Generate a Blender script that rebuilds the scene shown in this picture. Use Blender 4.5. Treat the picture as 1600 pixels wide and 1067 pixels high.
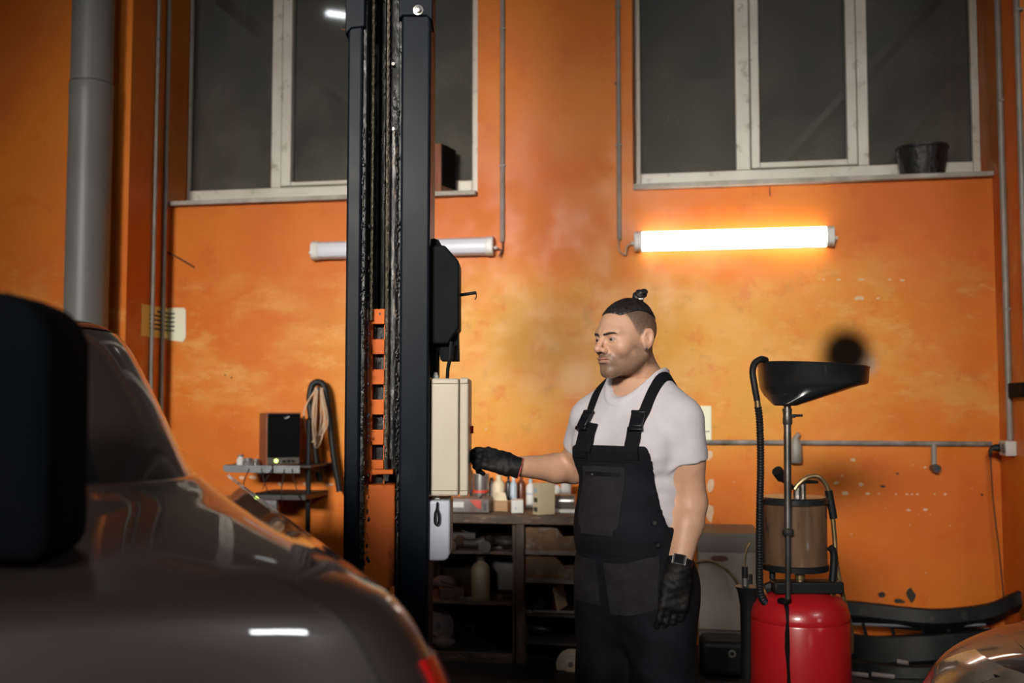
import bpy, math, random
import numpy as np
from mathutils import Vector, Matrix
random.seed(4)
for o in list(bpy.data.objects): bpy.data.objects.remove(o, do_unlink=True)
SC = bpy.context.scene
COL = SC.collection
R = math.radians
# ------------------------------------------------------------------ camera
F, YAW, PIT, CZ = 1617.0, R(10.0), R(3.5), 1.46
cam = bpy.data.objects.new('camera', bpy.data.cameras.new('camera'))
COL.objects.link(cam)
cam.location = (0, 0, CZ)
cam.rotation_euler = (R(90) + PIT, 0, YAW)
cam.data.sensor_width = 36.0
cam.data.lens = F * 36.0 / 1600.0
cam.data.clip_start = 0.05
cam.data.dof.use_dof = True
cam.data.dof.focus_distance = 3.2
cam.data.dof.aperture_fstop = 2.8
SC.camera = cam
# ------------------------------------------------------------------ world, lights, exposure
SC.view_settings.view_transform = 'Standard'
SC.view_settings.look = 'None'
SC.view_settings.gamma = 1.0
SC.view_settings.use_curve_mapping = False
SC.view_settings.exposure = 0.0
wd = bpy.data.worlds.new('world'); SC.world = wd
wd.use_nodes = True
wd.node_tree.nodes['Background'].inputs[0].default_value = (0.5, 0.6, 0.75, 1)
wd.node_tree.nodes['Background'].inputs[1].default_value = 0.05


def cw(u, v, z=0.0):
    """camera ground frame (right, forward, up) -> world"""
    c, s = math.cos(YAW), math.sin(YAW)
    return Vector((u * c - v * s, u * s + v * c, z))


def area(name, loc, target, sx, sy, power, color, spread=180):
    l = bpy.data.lights.new(name, 'AREA')
    l.shape = 'RECTANGLE'; l.size = sx; l.size_y = sy
    l.energy = power; l.color = color; l.spread = R(spread)
    o = bpy.data.objects.new(name, l); COL.objects.link(o)
    o.location = loc
    o.rotation_euler = (Vector(target) - Vector(loc)).to_track_quat('-Z', 'Y').to_euler()
    return o


area('key_light', cw(-4.0, -7.4, 4.5), cw(-0.35, 5.2, 1.9), 4.4, 1.2, 74, (1.0, 0.95, 0.88), 26)
area('fill_light_front', (4.9, -1.6, 5.1), (2.0, 0.6, 0), 1.4, 0.3, 90, (0.92, 0.96, 1.0))  # unseen fill lamp, added to brighten the front of the room
area('ceiling_light_back', (-3.25, 4.42, 5.12), (-3.2, 4.5, 0), 0.25, 0.12, 6, (0.92, 0.96, 1.0))


# ------------------------------------------------------------------ pixel <-> place helpers
def _ray(px, py):
    a = (px - 800.0) / F; b = (533.5 - py) / F
    return a, math.cos(PIT) - math.sin(PIT) * b, math.sin(PIT) + math.cos(PIT) * b


def C(px, py, d):
    """point at forward distance d, in the camera ground frame"""
    a, v, z = _ray(px, py)
    return Vector((a * d / v, d, CZ + z * d / v))


def W(px, py, Y):
    """world point on the plane y = Y"""
    a, v, z = _ray(px, py)
    w = cw(a, v)
    t = Y / w.y
    return Vector((w.x * t, Y, CZ + z * t))


def WX(px, py, X):
    a, v, z = _ray(px, py)
    w = cw(a, v)
    t = X / w.x
    return Vector((X, w.y * t, CZ + z * t))


# ------------------------------------------------------------------ materials
MATS = {}


def srgb(r, g, b):
    f = lambda c: c / 12.92 if c <= 0.04045 else ((c + 0.055) / 1.055) ** 2.4
    return (f(r / 255.0), f(g / 255.0), f(b / 255.0), 1.0)


def pm(name, c1, c2=None, scale=8.0, rough=0.5, metal=0.0, bump=0.0, bscale=None, spec=0.5, coat=0.0,
       lo=0.35, hi=0.65, r2=None, detail=5.0, stretch=(1, 1, 1), c3=None, scale3=30.0, lo3=0.6, hi3=0.7):
    m = bpy.data.materials.new(name); m.use_nodes = True
    nt = m.node_tree; N = nt.nodes; L = nt.links
    b = N['Principled BSDF']
    b.inputs['Roughness'].default_value = rough
    b.inputs['Metallic'].default_value = metal
    b.inputs['Specular IOR Level'].default_value = spec
    b.inputs['Coat Weight'].default_value = coat
    b.inputs['Coat Roughness'].default_value = 0.04
    tc = N.new('ShaderNodeTexCoord')
    mp = N.new('ShaderNodeMapping'); mp.inputs['Scale'].default_value = stretch
    L.new(tc.outputs['Object'], mp.inputs['Vector'])
    if c2 is None: c2 = tuple(x * 0.8 for x in c1[:3]) + (1,)
    nz = N.new('ShaderNodeTexNoise'); nz.inputs['Scale'].default_value = scale; nz.inputs['Detail'].default_value = detail
    L.new(mp.outputs[0], nz.inputs['Vector'])
    rp = N.new('ShaderNodeMapRange'); rp.inputs['From Min'].default_value = lo; rp.inputs['From Max'].default_value = hi
    L.new(nz.outputs[0], rp.inputs['Value'])
    mx = N.new('ShaderNodeMix'); mx.data_type = 'RGBA'
    mx.inputs['A'].default_value = c1; mx.inputs['B'].default_value = c2
    L.new(rp.outputs[0], mx.inputs['Factor'])
    out = mx.outputs['Result']
    if c3 is not None:
        n3 = N.new('ShaderNodeTexNoise'); n3.inputs['Scale'].default_value = scale3; n3.inputs['Detail'].default_value = 6
        L.new(mp.outputs[0], n3.inputs['Vector'])
        r3 = N.new('ShaderNodeMapRange'); r3.inputs['From Min'].default_value = lo3; r3.inputs['From Max'].default_value = hi3
        L.new(n3.outputs[0], r3.inputs['Value'])
        m3 = N.new('ShaderNodeMix'); m3.data_type = 'RGBA'; m3.inputs['B'].default_value = c3
        L.new(out, m3.inputs['A']); L.new(r3.outputs[0], m3.inputs['Factor'])
        out = m3.outputs['Result']
    L.new(out, b.inputs['Base Color'])
    if r2 is not None:
        rr = N.new('ShaderNodeMapRange'); rr.inputs['To Min'].default_value = rough; rr.inputs['To Max'].default_value = r2
        L.new(rp.outputs[0], rr.inputs['Value']); L.new(rr.outputs[0], b.inputs['Roughness'])
    if bump:
        nb = N.new('ShaderNodeTexNoise'); nb.inputs['Scale'].default_value = bscale or scale * 3; nb.inputs['Detail'].default_value = 6
        L.new(mp.outputs[0], nb.inputs['Vector'])
        bp = N.new('ShaderNodeBump'); bp.inputs['Strength'].default_value = bump; bp.inputs['Distance'].default_value = 0.01
        L.new(nb.outputs[0], bp.inputs['Height']); L.new(bp.outputs[0], b.inputs['Normal'])
    MATS[name] = m
    return m


def emit(name, color, strength):
    m = bpy.data.materials.new(name); m.use_nodes = True
    b = m.node_tree.nodes['Principled BSDF']
    b.inputs['Base Color'].default_value = (0.8, 0.8, 0.8, 1)
    b.inputs['Emission Color'].default_value = color
    b.inputs['Emission Strength'].default_value = strength
    MATS[name] = m
    return m


def wall_paint(name):
    """glossy orange oil paint, blotchy, ochre in places, scuffed, with soot and filler stains"""
    m = bpy.data.materials.new(name); m.use_nodes = True
    nt = m.node_tree; N = nt.nodes; L = nt.links
    b = N['Principled BSDF']
    geo = N.new('ShaderNodeNewGeometry')
    pos = geo.outputs['Position']

    def noise(scale, detail=4.0, rough=0.55, vec=None):
        n = N.new('ShaderNodeTexNoise'); n.inputs['Scale'].default_value = scale
        n.inputs['Detail'].default_value = detail; n.inputs['Roughness'].default_value = rough
        L.new(vec or pos, n.inputs['Vector']); return n.outputs[0]

    def rng(v, a, c, t0=0.0, t1=1.0):
        r = N.new('ShaderNodeMapRange'); r.interpolation_type = 'SMOOTHSTEP'
        r.inputs['From Min'].default_value = a; r.inputs['From Max'].default_value = c
        r.inputs['To Min'].default_value = t0; r.inputs['To Max'].default_value = t1
        L.new(v, r.inputs['Value']); return r.outputs[0]

    def mix(A, B, f):
        x = N.new('ShaderNodeMix'); x.data_type = 'RGBA'
        if isinstance(A, tuple): x.inputs['A'].default_value = A
        else: L.new(A, x.inputs['A'])
        if isinstance(B, tuple): x.inputs['B'].default_value = B
        else: L.new(B, x.inputs['B'])
        L.new(f, x.inputs['Factor']); return x.outputs['Result']

    def math_(op, a, c):
        x = N.new('ShaderNodeMath'); x.operation = op
        for i, q in enumerate((a, c)):
            if isinstance(q, (int, float)): x.inputs[i].default_value = q
            else: L.new(q, x.inputs[i])
        return x.outputs[0]

    base = mix((0.70, 0.195, 0.022, 1), (0.62, 0.145, 0.018, 1), rng(noise(1.1), 0.35, 0.65))
    sxyz = N.new('ShaderNodeSeparateXYZ'); L.new(pos, sxyz.inputs[0])
    # ochre tint in a wide band at working height, between the windows
    nband = math_('ADD', sxyz.outputs['Z'], math_('MULTIPLY', noise(1.7), 0.9))
    band = math_('MULTIPLY', rng(nband, 1.35, 1.9), rng(nband, 2.95, 2.4))
    bx = math_('ADD', sxyz.outputs['X'], math_('MULTIPLY', noise(0.9), 1.5))
    band = math_('MULTIPLY', band, math_('MULTIPLY', rng(bx, -2.3, -0.7), rng(bx, 2.6, 0.9)))
    col = mix(base, (0.64, 0.29, 0.035, 1), math_('MULTIPLY', band, rng(noise(1.6, 6, 0.62), 0.28, 0.52)))
    # pale patches with ragged edges, brushed sideways, olive grime
    mp = N.new('ShaderNodeMapping'); mp.inputs['Scale'].default_value = (0.6, 1.0, 1.25); L.new(pos, mp.inputs['Vector'])
    band2 = math_('MULTIPLY', rng(nband, 1.5, 2.0), rng(nband, 3.0, 2.5))
    pale = math_('MULTIPLY', band2, rng(noise(2.6, 8, 0.66, mp.outputs[0]), 0.44, 0.66, 0.0, 0.60))
    col = mix(col, (0.72, 0.345, 0.08, 1), pale)
    pale2 = math_('MULTIPLY', band2, rng(noise(7.0, 8, 0.7, mp.outputs[0]), 0.52, 0.64, 0.0, 0.40))
    col = mix(col, (0.74, 0.39, 0.115, 1), pale2)
    red = rng(noise(4.5, 8, 0.7), 0.55, 0.68, 0.0, 0.55)
    col = mix(col, (0.58, 0.12, 0.014, 1), red)
    grime = math_('MULTIPLY', band, rng(noise(5.2, 9, 0.72), 0.54, 0.70, 0.0, 0.45))
    col = mix(col, (0.30, 0.16, 0.03, 1), grime)
    fine = rng(noise(22, 6, 0.7), 0.66, 0.78, 0.0, 0.5)
    col = mix(col, (0.30, 0.075, 0.015, 1), fine)
    chips = math_('MULTIPLY', rng(noise(31, 3, 0.5), 0.735, 0.76, 0.0, 0.75), rng(nband, 2.3, 1.7))
    col = mix(col, (0.62, 0.50, 0.42, 1), chips)
    # soot spot sprayed on the wall above the oil pan, pale smear next to it
    wob = noise(6, 3)

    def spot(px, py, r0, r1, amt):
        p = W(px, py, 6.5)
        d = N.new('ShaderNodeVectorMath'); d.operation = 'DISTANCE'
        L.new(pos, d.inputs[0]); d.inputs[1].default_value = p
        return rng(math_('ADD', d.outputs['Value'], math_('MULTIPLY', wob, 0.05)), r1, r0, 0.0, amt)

    col = mix(col, (0.50, 0.45, 0.40, 1), spot(1352, 570, 0.03, 0.13, 0.6))
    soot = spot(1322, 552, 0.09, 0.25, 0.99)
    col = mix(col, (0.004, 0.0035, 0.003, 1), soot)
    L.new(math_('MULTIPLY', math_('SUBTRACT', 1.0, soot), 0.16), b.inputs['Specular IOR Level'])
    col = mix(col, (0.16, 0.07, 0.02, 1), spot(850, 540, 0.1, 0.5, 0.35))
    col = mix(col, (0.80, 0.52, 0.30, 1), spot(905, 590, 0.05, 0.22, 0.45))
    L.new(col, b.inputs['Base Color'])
    L.new(rng(noise(5, 4), 0.3, 0.7, 0.34, 0.52), b.inputs['Roughness'])
    bp = N.new('ShaderNodeBump'); bp.inputs['Strength'].default_value = 0.25; bp.inputs['Distance'].default_value = 0.006
    L.new(math_('ADD', noise(7, 6, 0.6), math_('MULTIPLY', noise(45, 4), 0.3)), bp.inputs['Height'])
    L.new(bp.outputs[0], b.inputs['Normal'])
    MATS[name] = m
    return m


def dusty_glass(name, dust=0.35, col=(0.10, 0.095, 0.08, 1)):
    m = bpy.data.materials.new(name); m.use_nodes = True
    nt = m.node_tree; N = nt.nodes; L = nt.links
    N.remove(N['Principled BSDF'])
    out = N['Material Output']
    tr = N.new('ShaderNodeBsdfTransparent'); tr.inputs[0].default_value = (0.8, 0.82, 0.8, 1)
    df = N.new('ShaderNodeBsdfDiffuse'); df.inputs[0].default_value = col
    gl = N.new('ShaderNodeBsdfGlossy'); gl.inputs['Roughness'].default_value = 0.06
    gl.inputs[0].default_value = (0.9, 0.9, 0.9, 1)
    nz = N.new('ShaderNodeTexNoise'); nz.inputs['Scale'].default_value = 2.5; nz.inputs['Detail'].default_value = 7
    tc = N.new('ShaderNodeTexCoord'); L.new(tc.outputs['Object'], nz.inputs['Vector'])
    mr = N.new('ShaderNodeMapRange'); mr.inputs['From Min'].default_value = 0.3; mr.inputs['From Max'].default_value = 0.7; mr.inputs['To Min'].default_value = dust * 0.45; mr.inputs['To Max'].default_value = min(1, dust * 1.35)
    L.new(nz.outputs[0], mr.inputs['Value'])
    m1 = N.new('ShaderNodeMixShader'); L.new(mr.outputs[0], m1.inputs[0]); L.new(tr.outputs[0], m1.inputs[1]); L.new(df.outputs[0], m1.inputs[2])
    fr = N.new('ShaderNodeFresnel'); fr.inputs['IOR'].default_value = 1.45
    m2 = N.new('ShaderNodeMixShader'); L.new(fr.outputs[0], m2.inputs[0]); L.new(m1.outputs[0], m2.inputs[1]); L.new(gl.outputs[0], m2.inputs[2])
    L.new(m2.outputs[0], out.inputs[0])
    MATS[name] = m
    return m


wall_paint('orange_paint')
dusty_glass('window_glass', 0.66, (0.12, 0.115, 0.09, 1))
dusty_glass('car_glass', 0.30, (0.012, 0.012, 0.012, 1))
pm('concrete', (0.035, 0.034, 0.033, 1), (0.012, 0.012, 0.013, 1), 2.2, 0.55, bump=0.2, c3=(0.06, 0.055, 0.05, 1), scale3=9)
pm('dull_wall', (0.20, 0.18, 0.16, 1), (0.14, 0.125, 0.11, 1), 1.2, 0.8)
pm('dark_ceiling', (0.07, 0.068, 0.065, 1), (0.04, 0.04, 0.04, 1), 1.5, 0.85)
pm('beyond_wall', (0.22, 0.21, 0.18, 1), (0.12, 0.115, 0.10, 1), 0.8, 0.9)
pm('white_frame', (0.66, 0.62, 0.53, 1), (0.55, 0.50, 0.41, 1), 3, 0.4, c3=(0.32, 0.27, 0.19, 1), scale3=13, lo3=0.60, hi3=0.76)
pm('sill', (0.46, 0.41, 0.35, 1), (0.30, 0.26, 0.21, 1), 7, 0.6)
pm('seal', (0.02, 0.02, 0.02, 1), None, 9, 0.6)
pm('grey_pipe', (0.185, 0.18, 0.16, 1), (0.14, 0.138, 0.125, 1), 2.0, 0.45, c3=(0.06, 0.058, 0.05, 1), scale3=40, lo3=0.74, hi3=0.78)
pm('conduit', (0.30, 0.265, 0.225, 1), (0.20, 0.17, 0.14, 1), 6, 0.45)
pm('conduit_dirty', (0.28, 0.25, 0.23, 1), (0.10, 0.085, 0.075, 1), 9, 0.5)
pm('white_plastic', (0.70, 0.68, 0.64, 1), (0.58, 0.56, 0.52, 1), 6, 0.4)
pm('off_diffuser', (0.60, 0.60, 0.66, 1), (0.52, 0.52, 0.58, 1), 2, 0.35)
emit('lit_diffuser', (1.0, 0.93, 0.82, 1), 11.0)
pm('black_wire', (0.012, 0.012, 0.012, 1), None, 9, 0.5)
pm('brown_wire', (0.09, 0.03, 0.015, 1), None, 9, 0.5)
pm('lift_black', (0.0045, 0.0065, 0.010, 1), (0.007, 0.009, 0.013, 1), 3.0, 0.30, r2=0.42, spec=0.07, bump=0.01, bscale=60, c3=(0.012, 0.014, 0.018, 1), scale3=7, lo3=0.60, hi3=0.8)
pm('grease', (0.003, 0.0035, 0.004, 1), (0.013, 0.014, 0.015, 1), 26, 0.22, r2=0.6, spec=0.4, bump=1.0, bscale=55, stretch=(1, 1, 0.35), c3=(0.11, 0.085, 0.06, 1), scale3=60, lo3=0.64, hi3=0.72)
pm('grease_rod', (0.006, 0.007, 0.008, 1), (0.035, 0.035, 0.036, 1), 18, 0.25, r2=0.5, bump=0.8, bscale=70, stretch=(1, 1, 0.25), c3=(0.16, 0.12, 0.09, 1), scale3=45, lo3=0.60, hi3=0.68)
pm('lift_orange', (0.60, 0.135, 0.022, 1), (0.50, 0.10, 0.018, 1), 3.5, 0.6, spec=0.15, bump=0.08, c3=(0.10, 0.035, 0.015, 1), scale3=14, lo3=0.62, hi3=0.72)
pm('lift_red_bar', (0.34, 0.065, 0.02, 1), (0.18, 0.04, 0.02, 1), 8, 0.4, c3=(0.04, 0.03, 0.025, 1), scale3=20, lo3=0.55, hi3=0.7)
pm('wire_rope', (0.20, 0.17, 0.12, 1), (0.07, 0.06, 0.045, 1), 90, 0.4, metal=0.6, bump=0.6, bscale=200)
pm('bolt_steel', (0.45, 0.44, 0.42, 1), (0.25, 0.24, 0.23, 1), 20, 0.3, metal=0.9)
pm('cover_black', (0.005, 0.006, 0.007, 1), (0.008, 0.009, 0.010, 1), 5, 0.65, spec=0.06, bump=0.1, bscale=150)
pm('box_beige', (0.50, 0.435, 0.345, 1), (0.44, 0.375, 0.29, 1), 3, 0.45, c3=(0.34, 0.27, 0.19, 1), scale3=22, lo3=0.70, hi3=0.82)
pm('seam_brown', (0.16, 0.12, 0.08, 1), None, 9, 0.6)
pm('canister', (0.50, 0.52, 0.58, 1), (0.42, 0.44, 0.50, 1), 3, 0.4)
pm('speaker_wood', (0.26, 0.095, 0.048, 1), (0.19, 0.06, 0.03, 1), 6, 0.45, stretch=(6, 6, 0.8))
pm('speaker_cloth', (0.004, 0.004, 0.005, 1), None, 120, 0.9, spec=0.1, bump=0.3, bscale=300)
pm('speaker_panel', (0.10, 0.09, 0.075, 1), None, 9, 0.5)
emit('led_green', (0.55, 0.9, 0.05, 1), 6.0)
pm('silver_print', (0.5, 0.5, 0.5, 1), None, 9, 0.4)
pm('yellow_paper', (0.80, 0.72, 0.22, 1), (0.76, 0.66, 0.18, 1), 3, 0.7)
pm('lit_paper_and_card', (0.82, 0.80, 0.62, 1), (0.78, 0.74, 0.52, 1), 3, 0.7)  # paler tone for the lit half of the folded note; also the wall card
pm('ink', (0.05, 0.05, 0.03, 1), None, 9, 0.7)
pm('grey_metal', (0.22, 0.23, 0.24, 1), (0.15, 0.155, 0.16, 1), 7, 0.4, metal=0.3)
pm('dark_shelf', (0.035, 0.03, 0.028, 1), (0.02, 0.018, 0.017, 1), 6, 0.5)
pm('rubber', (0.006, 0.0065, 0.007, 1), (0.010, 0.010, 0.011, 1), 8, 0.45, spec=0.25)
pm('pale_cable', (0.55, 0.38, 0.25, 1), None, 9, 0.5)
pm('bench_wood', (0.16, 0.10, 0.065, 1), (0.075, 0.048, 0.032, 1), 6, 0.65, bump=0.4, stretch=(1, 4, 4), c3=(0.30, 0.21, 0.14, 1), scale3=16, lo3=0.58, hi3=0.75)
pm('bench_wood_v', (0.15, 0.095, 0.06, 1), (0.07, 0.045, 0.03, 1), 6, 0.65, bump=0.4, stretch=(4, 4, 0.7))
pm('bench_dark', (0.05, 0.036, 0.028, 1), (0.025, 0.019, 0.016, 1), 5, 0.7)
pm('rusty', (0.22, 0.115, 0.05, 1), (0.11, 0.055, 0.03, 1), 9, 0.7, bump=0.5, c3=(0.30, 0.24, 0.20, 1), scale3=11, lo3=0.56, hi3=0.70)
pm('drawer_grey', (0.24, 0.20, 0.18, 1), (0.13, 0.105, 0.095, 1), 8, 0.6, c3=(0.12, 0.06, 0.03, 1), scale3=9)
pm('tin', (0.40, 0.38, 0.36, 1), (0.25, 0.23, 0.21, 1), 7, 0.3, metal=0.8)
pm('cream', (0.72, 0.62, 0.42, 1), (0.64, 0.53, 0.34, 1), 4, 0.5)
pm('carton', (0.50, 0.31, 0.16, 1), (0.42, 0.25, 0.12, 1), 5, 0.75)
pm('red_print', (0.62, 0.05, 0.025, 1), None, 6, 0.5)
pm('white_box', (0.80, 0.78, 0.74, 1), (0.7, 0.68, 0.62, 1), 4, 0.5)
pm('pale_blue', (0.48, 0.56, 0.64, 1), (0.38, 0.46, 0.56, 1), 4, 0.4)
pm('dark_bottle', (0.02, 0.022, 0.028, 1), None, 6, 0.25)
pm('brown_bottle', (0.15, 0.045, 0.02, 1), None, 6, 0.3)
pm('tan_bottle', (0.34, 0.26, 0.16, 1), (0.27, 0.20, 0.12, 1), 6, 0.45)
pm('junk_dark', (0.045, 0.035, 0.03, 1), (0.02, 0.016, 0.015, 1), 9, 0.5)
pm('junk_rust', (0.15, 0.08, 0.05, 1), (0.07, 0.04, 0.03, 1), 9, 0.6)
pm('junk_grey', (0.24, 0.21, 0.19, 1), (0.13, 0.11, 0.10, 1), 9, 0.5)
pm('junk_rag', (0.22, 0.15, 0.14, 1), (0.13, 0.085, 0.085, 1), 9, 0.9)
pm('red_tank', (0.44, 0.010, 0.014, 1), (0.36, 0.008, 0.012, 1), 2.5, 0.3, coat=0.25, c3=(0.12, 0.008, 0.008, 1), scale3=17, lo3=0.68, hi3=0.80)
pm('oil_streak', (0.008, 0.006, 0.006, 1), None, 9, 0.2)
pm('smoked_cylinder', (0.15, 0.085, 0.05, 1), (0.085, 0.05, 0.03, 1), 9, 0.22, stretch=(2, 2, 0.35), c3=(0.03, 0.02, 0.014, 1), scale3=18, lo3=0.60, hi3=0.68, coat=0.2)
pm('chrome', (0.26, 0.235, 0.205, 1), (0.15, 0.13, 0.11, 1), 12, 0.34, metal=0.9)
pm('dark_steel', (0.11, 0.105, 0.10, 1), (0.06, 0.058, 0.055, 1), 12, 0.35, metal=0.7)
pm('brass', (0.34, 0.24, 0.12, 1), (0.2, 0.13, 0.06, 1), 15, 0.35, metal=0.8)
pm('bowl_black', (0.010, 0.011, 0.012, 1), (0.02, 0.021, 0.022, 1), 8, 0.28, coat=0.3)
pm('appliance', (0.27, 0.225, 0.18, 1), (0.22, 0.18, 0.14, 1), 2.2, 0.5, c3=(0.06, 0.05, 0.04, 1), scale3=4.2, lo3=0.60, hi3=0.80)
pm('appliance_top', (0.13, 0.105, 0.085, 1), None, 4, 0.5)
pm('bumper_black', (0.006, 0.007, 0.008, 1), (0.012, 0.013, 0.013, 1), 6, 0.5, spec=0.2, c3=(0.03, 0.03, 0.028, 1), scale3=14, lo3=0.60, hi3=0.75)
pm('car_paint', (0.060, 0.046, 0.044, 1), (0.055, 0.043, 0.041, 1), 300, 0.42, metal=0.5, coat=1.0, spec=0.5)
pm('car_paint_dark', (0.010, 0.007, 0.012, 1), (0.008, 0.006, 0.010, 1), 300, 0.5, spec=0.3, coat=0.7)
pm('car_trim', (0.008, 0.008, 0.009, 1), None, 20, 0.4)
pm('tail_red', (0.55, 0.008, 0.01, 1), (0.45, 0.006, 0.008, 1), 40, 0.12, coat=1.0)
pm('headlight', (0.30, 0.24, 0.19, 1), (0.16, 0.12, 0.09, 1), 9, 0.18, coat=1.0)
pm('car_inner', (0.020, 0.018, 0.017, 1), None, 8, 0.8)
pm('car_inner_trim', (0.30, 0.24, 0.18, 1), None, 8, 0.7)
pm('case_black', (0.0022, 0.003, 0.004, 1), (0.003, 0.0035, 0.0045, 1), 8, 0.95, spec=0.05)
pm('tshirt', (0.57, 0.525, 0.54, 1), (0.53, 0.485, 0.50, 1), 22, 0.85, bump=0.25, bscale=14, spec=0.2)
pm('overall_black', (0.0045, 0.005, 0.007, 1), (0.008, 0.008, 0.011, 1), 14, 0.8, bump=0.5, bscale=18, spec=0.15)
pm('overall_grey', (0.020, 0.019, 0.021, 1), (0.014, 0.013, 0.015, 1), 20, 0.85, bump=0.4, bscale=30, spec=0.15)
pm('strap_black', (0.0035, 0.004, 0.006, 1), None, 30, 0.75, spec=0.2, bump=0.2, bscale=200)
pm('buckle', (0.007, 0.007, 0.010, 1), None, 9, 0.4, spec=0.3)
pm('glove', (0.006, 0.006, 0.007, 1), (0.020, 0.015, 0.013, 1), 16, 0.6, spec=0.25, bump=0.4, bscale=50, lo=0.5, hi=0.75)
pm('glove_trim', (0.5, 0.08, 0.06, 1), None, 9, 0.7)
pm('hair', (0.010, 0.008, 0.008, 1), (0.022, 0.017, 0.015, 1), 60, 0.42, bump=0.6, bscale=90, stretch=(1, 0.3, 1))
pm('eyebrow', (0.035, 0.02, 0.014, 1), None, 60, 0.7)
pm('eye_white', (0.36, 0.31, 0.28, 1), None, 9, 0.2)
pm('iris', (0.03, 0.025, 0.02, 1), None, 9, 0.15)
pm('watch_black', (0.010, 0.010, 0.012, 1), None, 9, 0.3)
pm('watch_glass', (0.012, 0.012, 0.014, 1), None, 9, 0.06, coat=0.5)
pm('boot', (0.02, 0.016, 0.013, 1), None, 9, 0.6)


def skin_mat():
    m = bpy.data.materials.new('skin'); m.use_nodes = True
    nt = m.node_tree; N = nt.nodes; L = nt.links
    b = N['Principled BSDF']
    at = N.new('ShaderNodeAttribute'); at.attribute_name = 'tone'
    tc = N.new('ShaderNodeTexCoord')
    nz = N.new('ShaderNodeTexNoise'); nz.inputs['Scale'].default_value = 35; nz.inputs['Detail'].default_value = 6
    L.new(tc.outputs['Object'], nz.inputs['Vector'])
    mr = N.new('ShaderNodeMapRange'); mr.inputs['To Min'].default_value = 0.86; mr.inputs['To Max'].default_value = 1.14
    L.new(nz.outputs[0], mr.inputs['Value'])
    mx = N.new('ShaderNodeVectorMath'); mx.operation = 'SCALE'
    L.new(at.outputs['Color'], mx.inputs[0]); L.new(mr.outputs[0], mx.inputs['Scale'])
    L.new(mx.outputs[0], b.inputs['Base Color'])
    b.inputs['Roughness'].default_value = 0.48
    b.inputs['Specular IOR Level'].default_value = 0.4
    b.inputs['Subsurface Weight'].default_value = 0.08
    b.inputs['Subsurface Radius'].default_value = (0.012, 0.004, 0.002)
    nb = N.new('ShaderNodeTexNoise'); nb.inputs['Scale'].default_value = 220
    L.new(tc.outputs['Object'], nb.inputs['Vector'])
    bp = N.new('ShaderNodeBump'); bp.inputs['Strength'].default_value = 0.15; bp.inputs['Distance'].default_value = 0.002
    L.new(nb.outputs[0], bp.inputs['Height']); L.new(bp.outputs[0], b.inputs['Normal'])
    MATS['skin'] = m


skin_mat()


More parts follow.
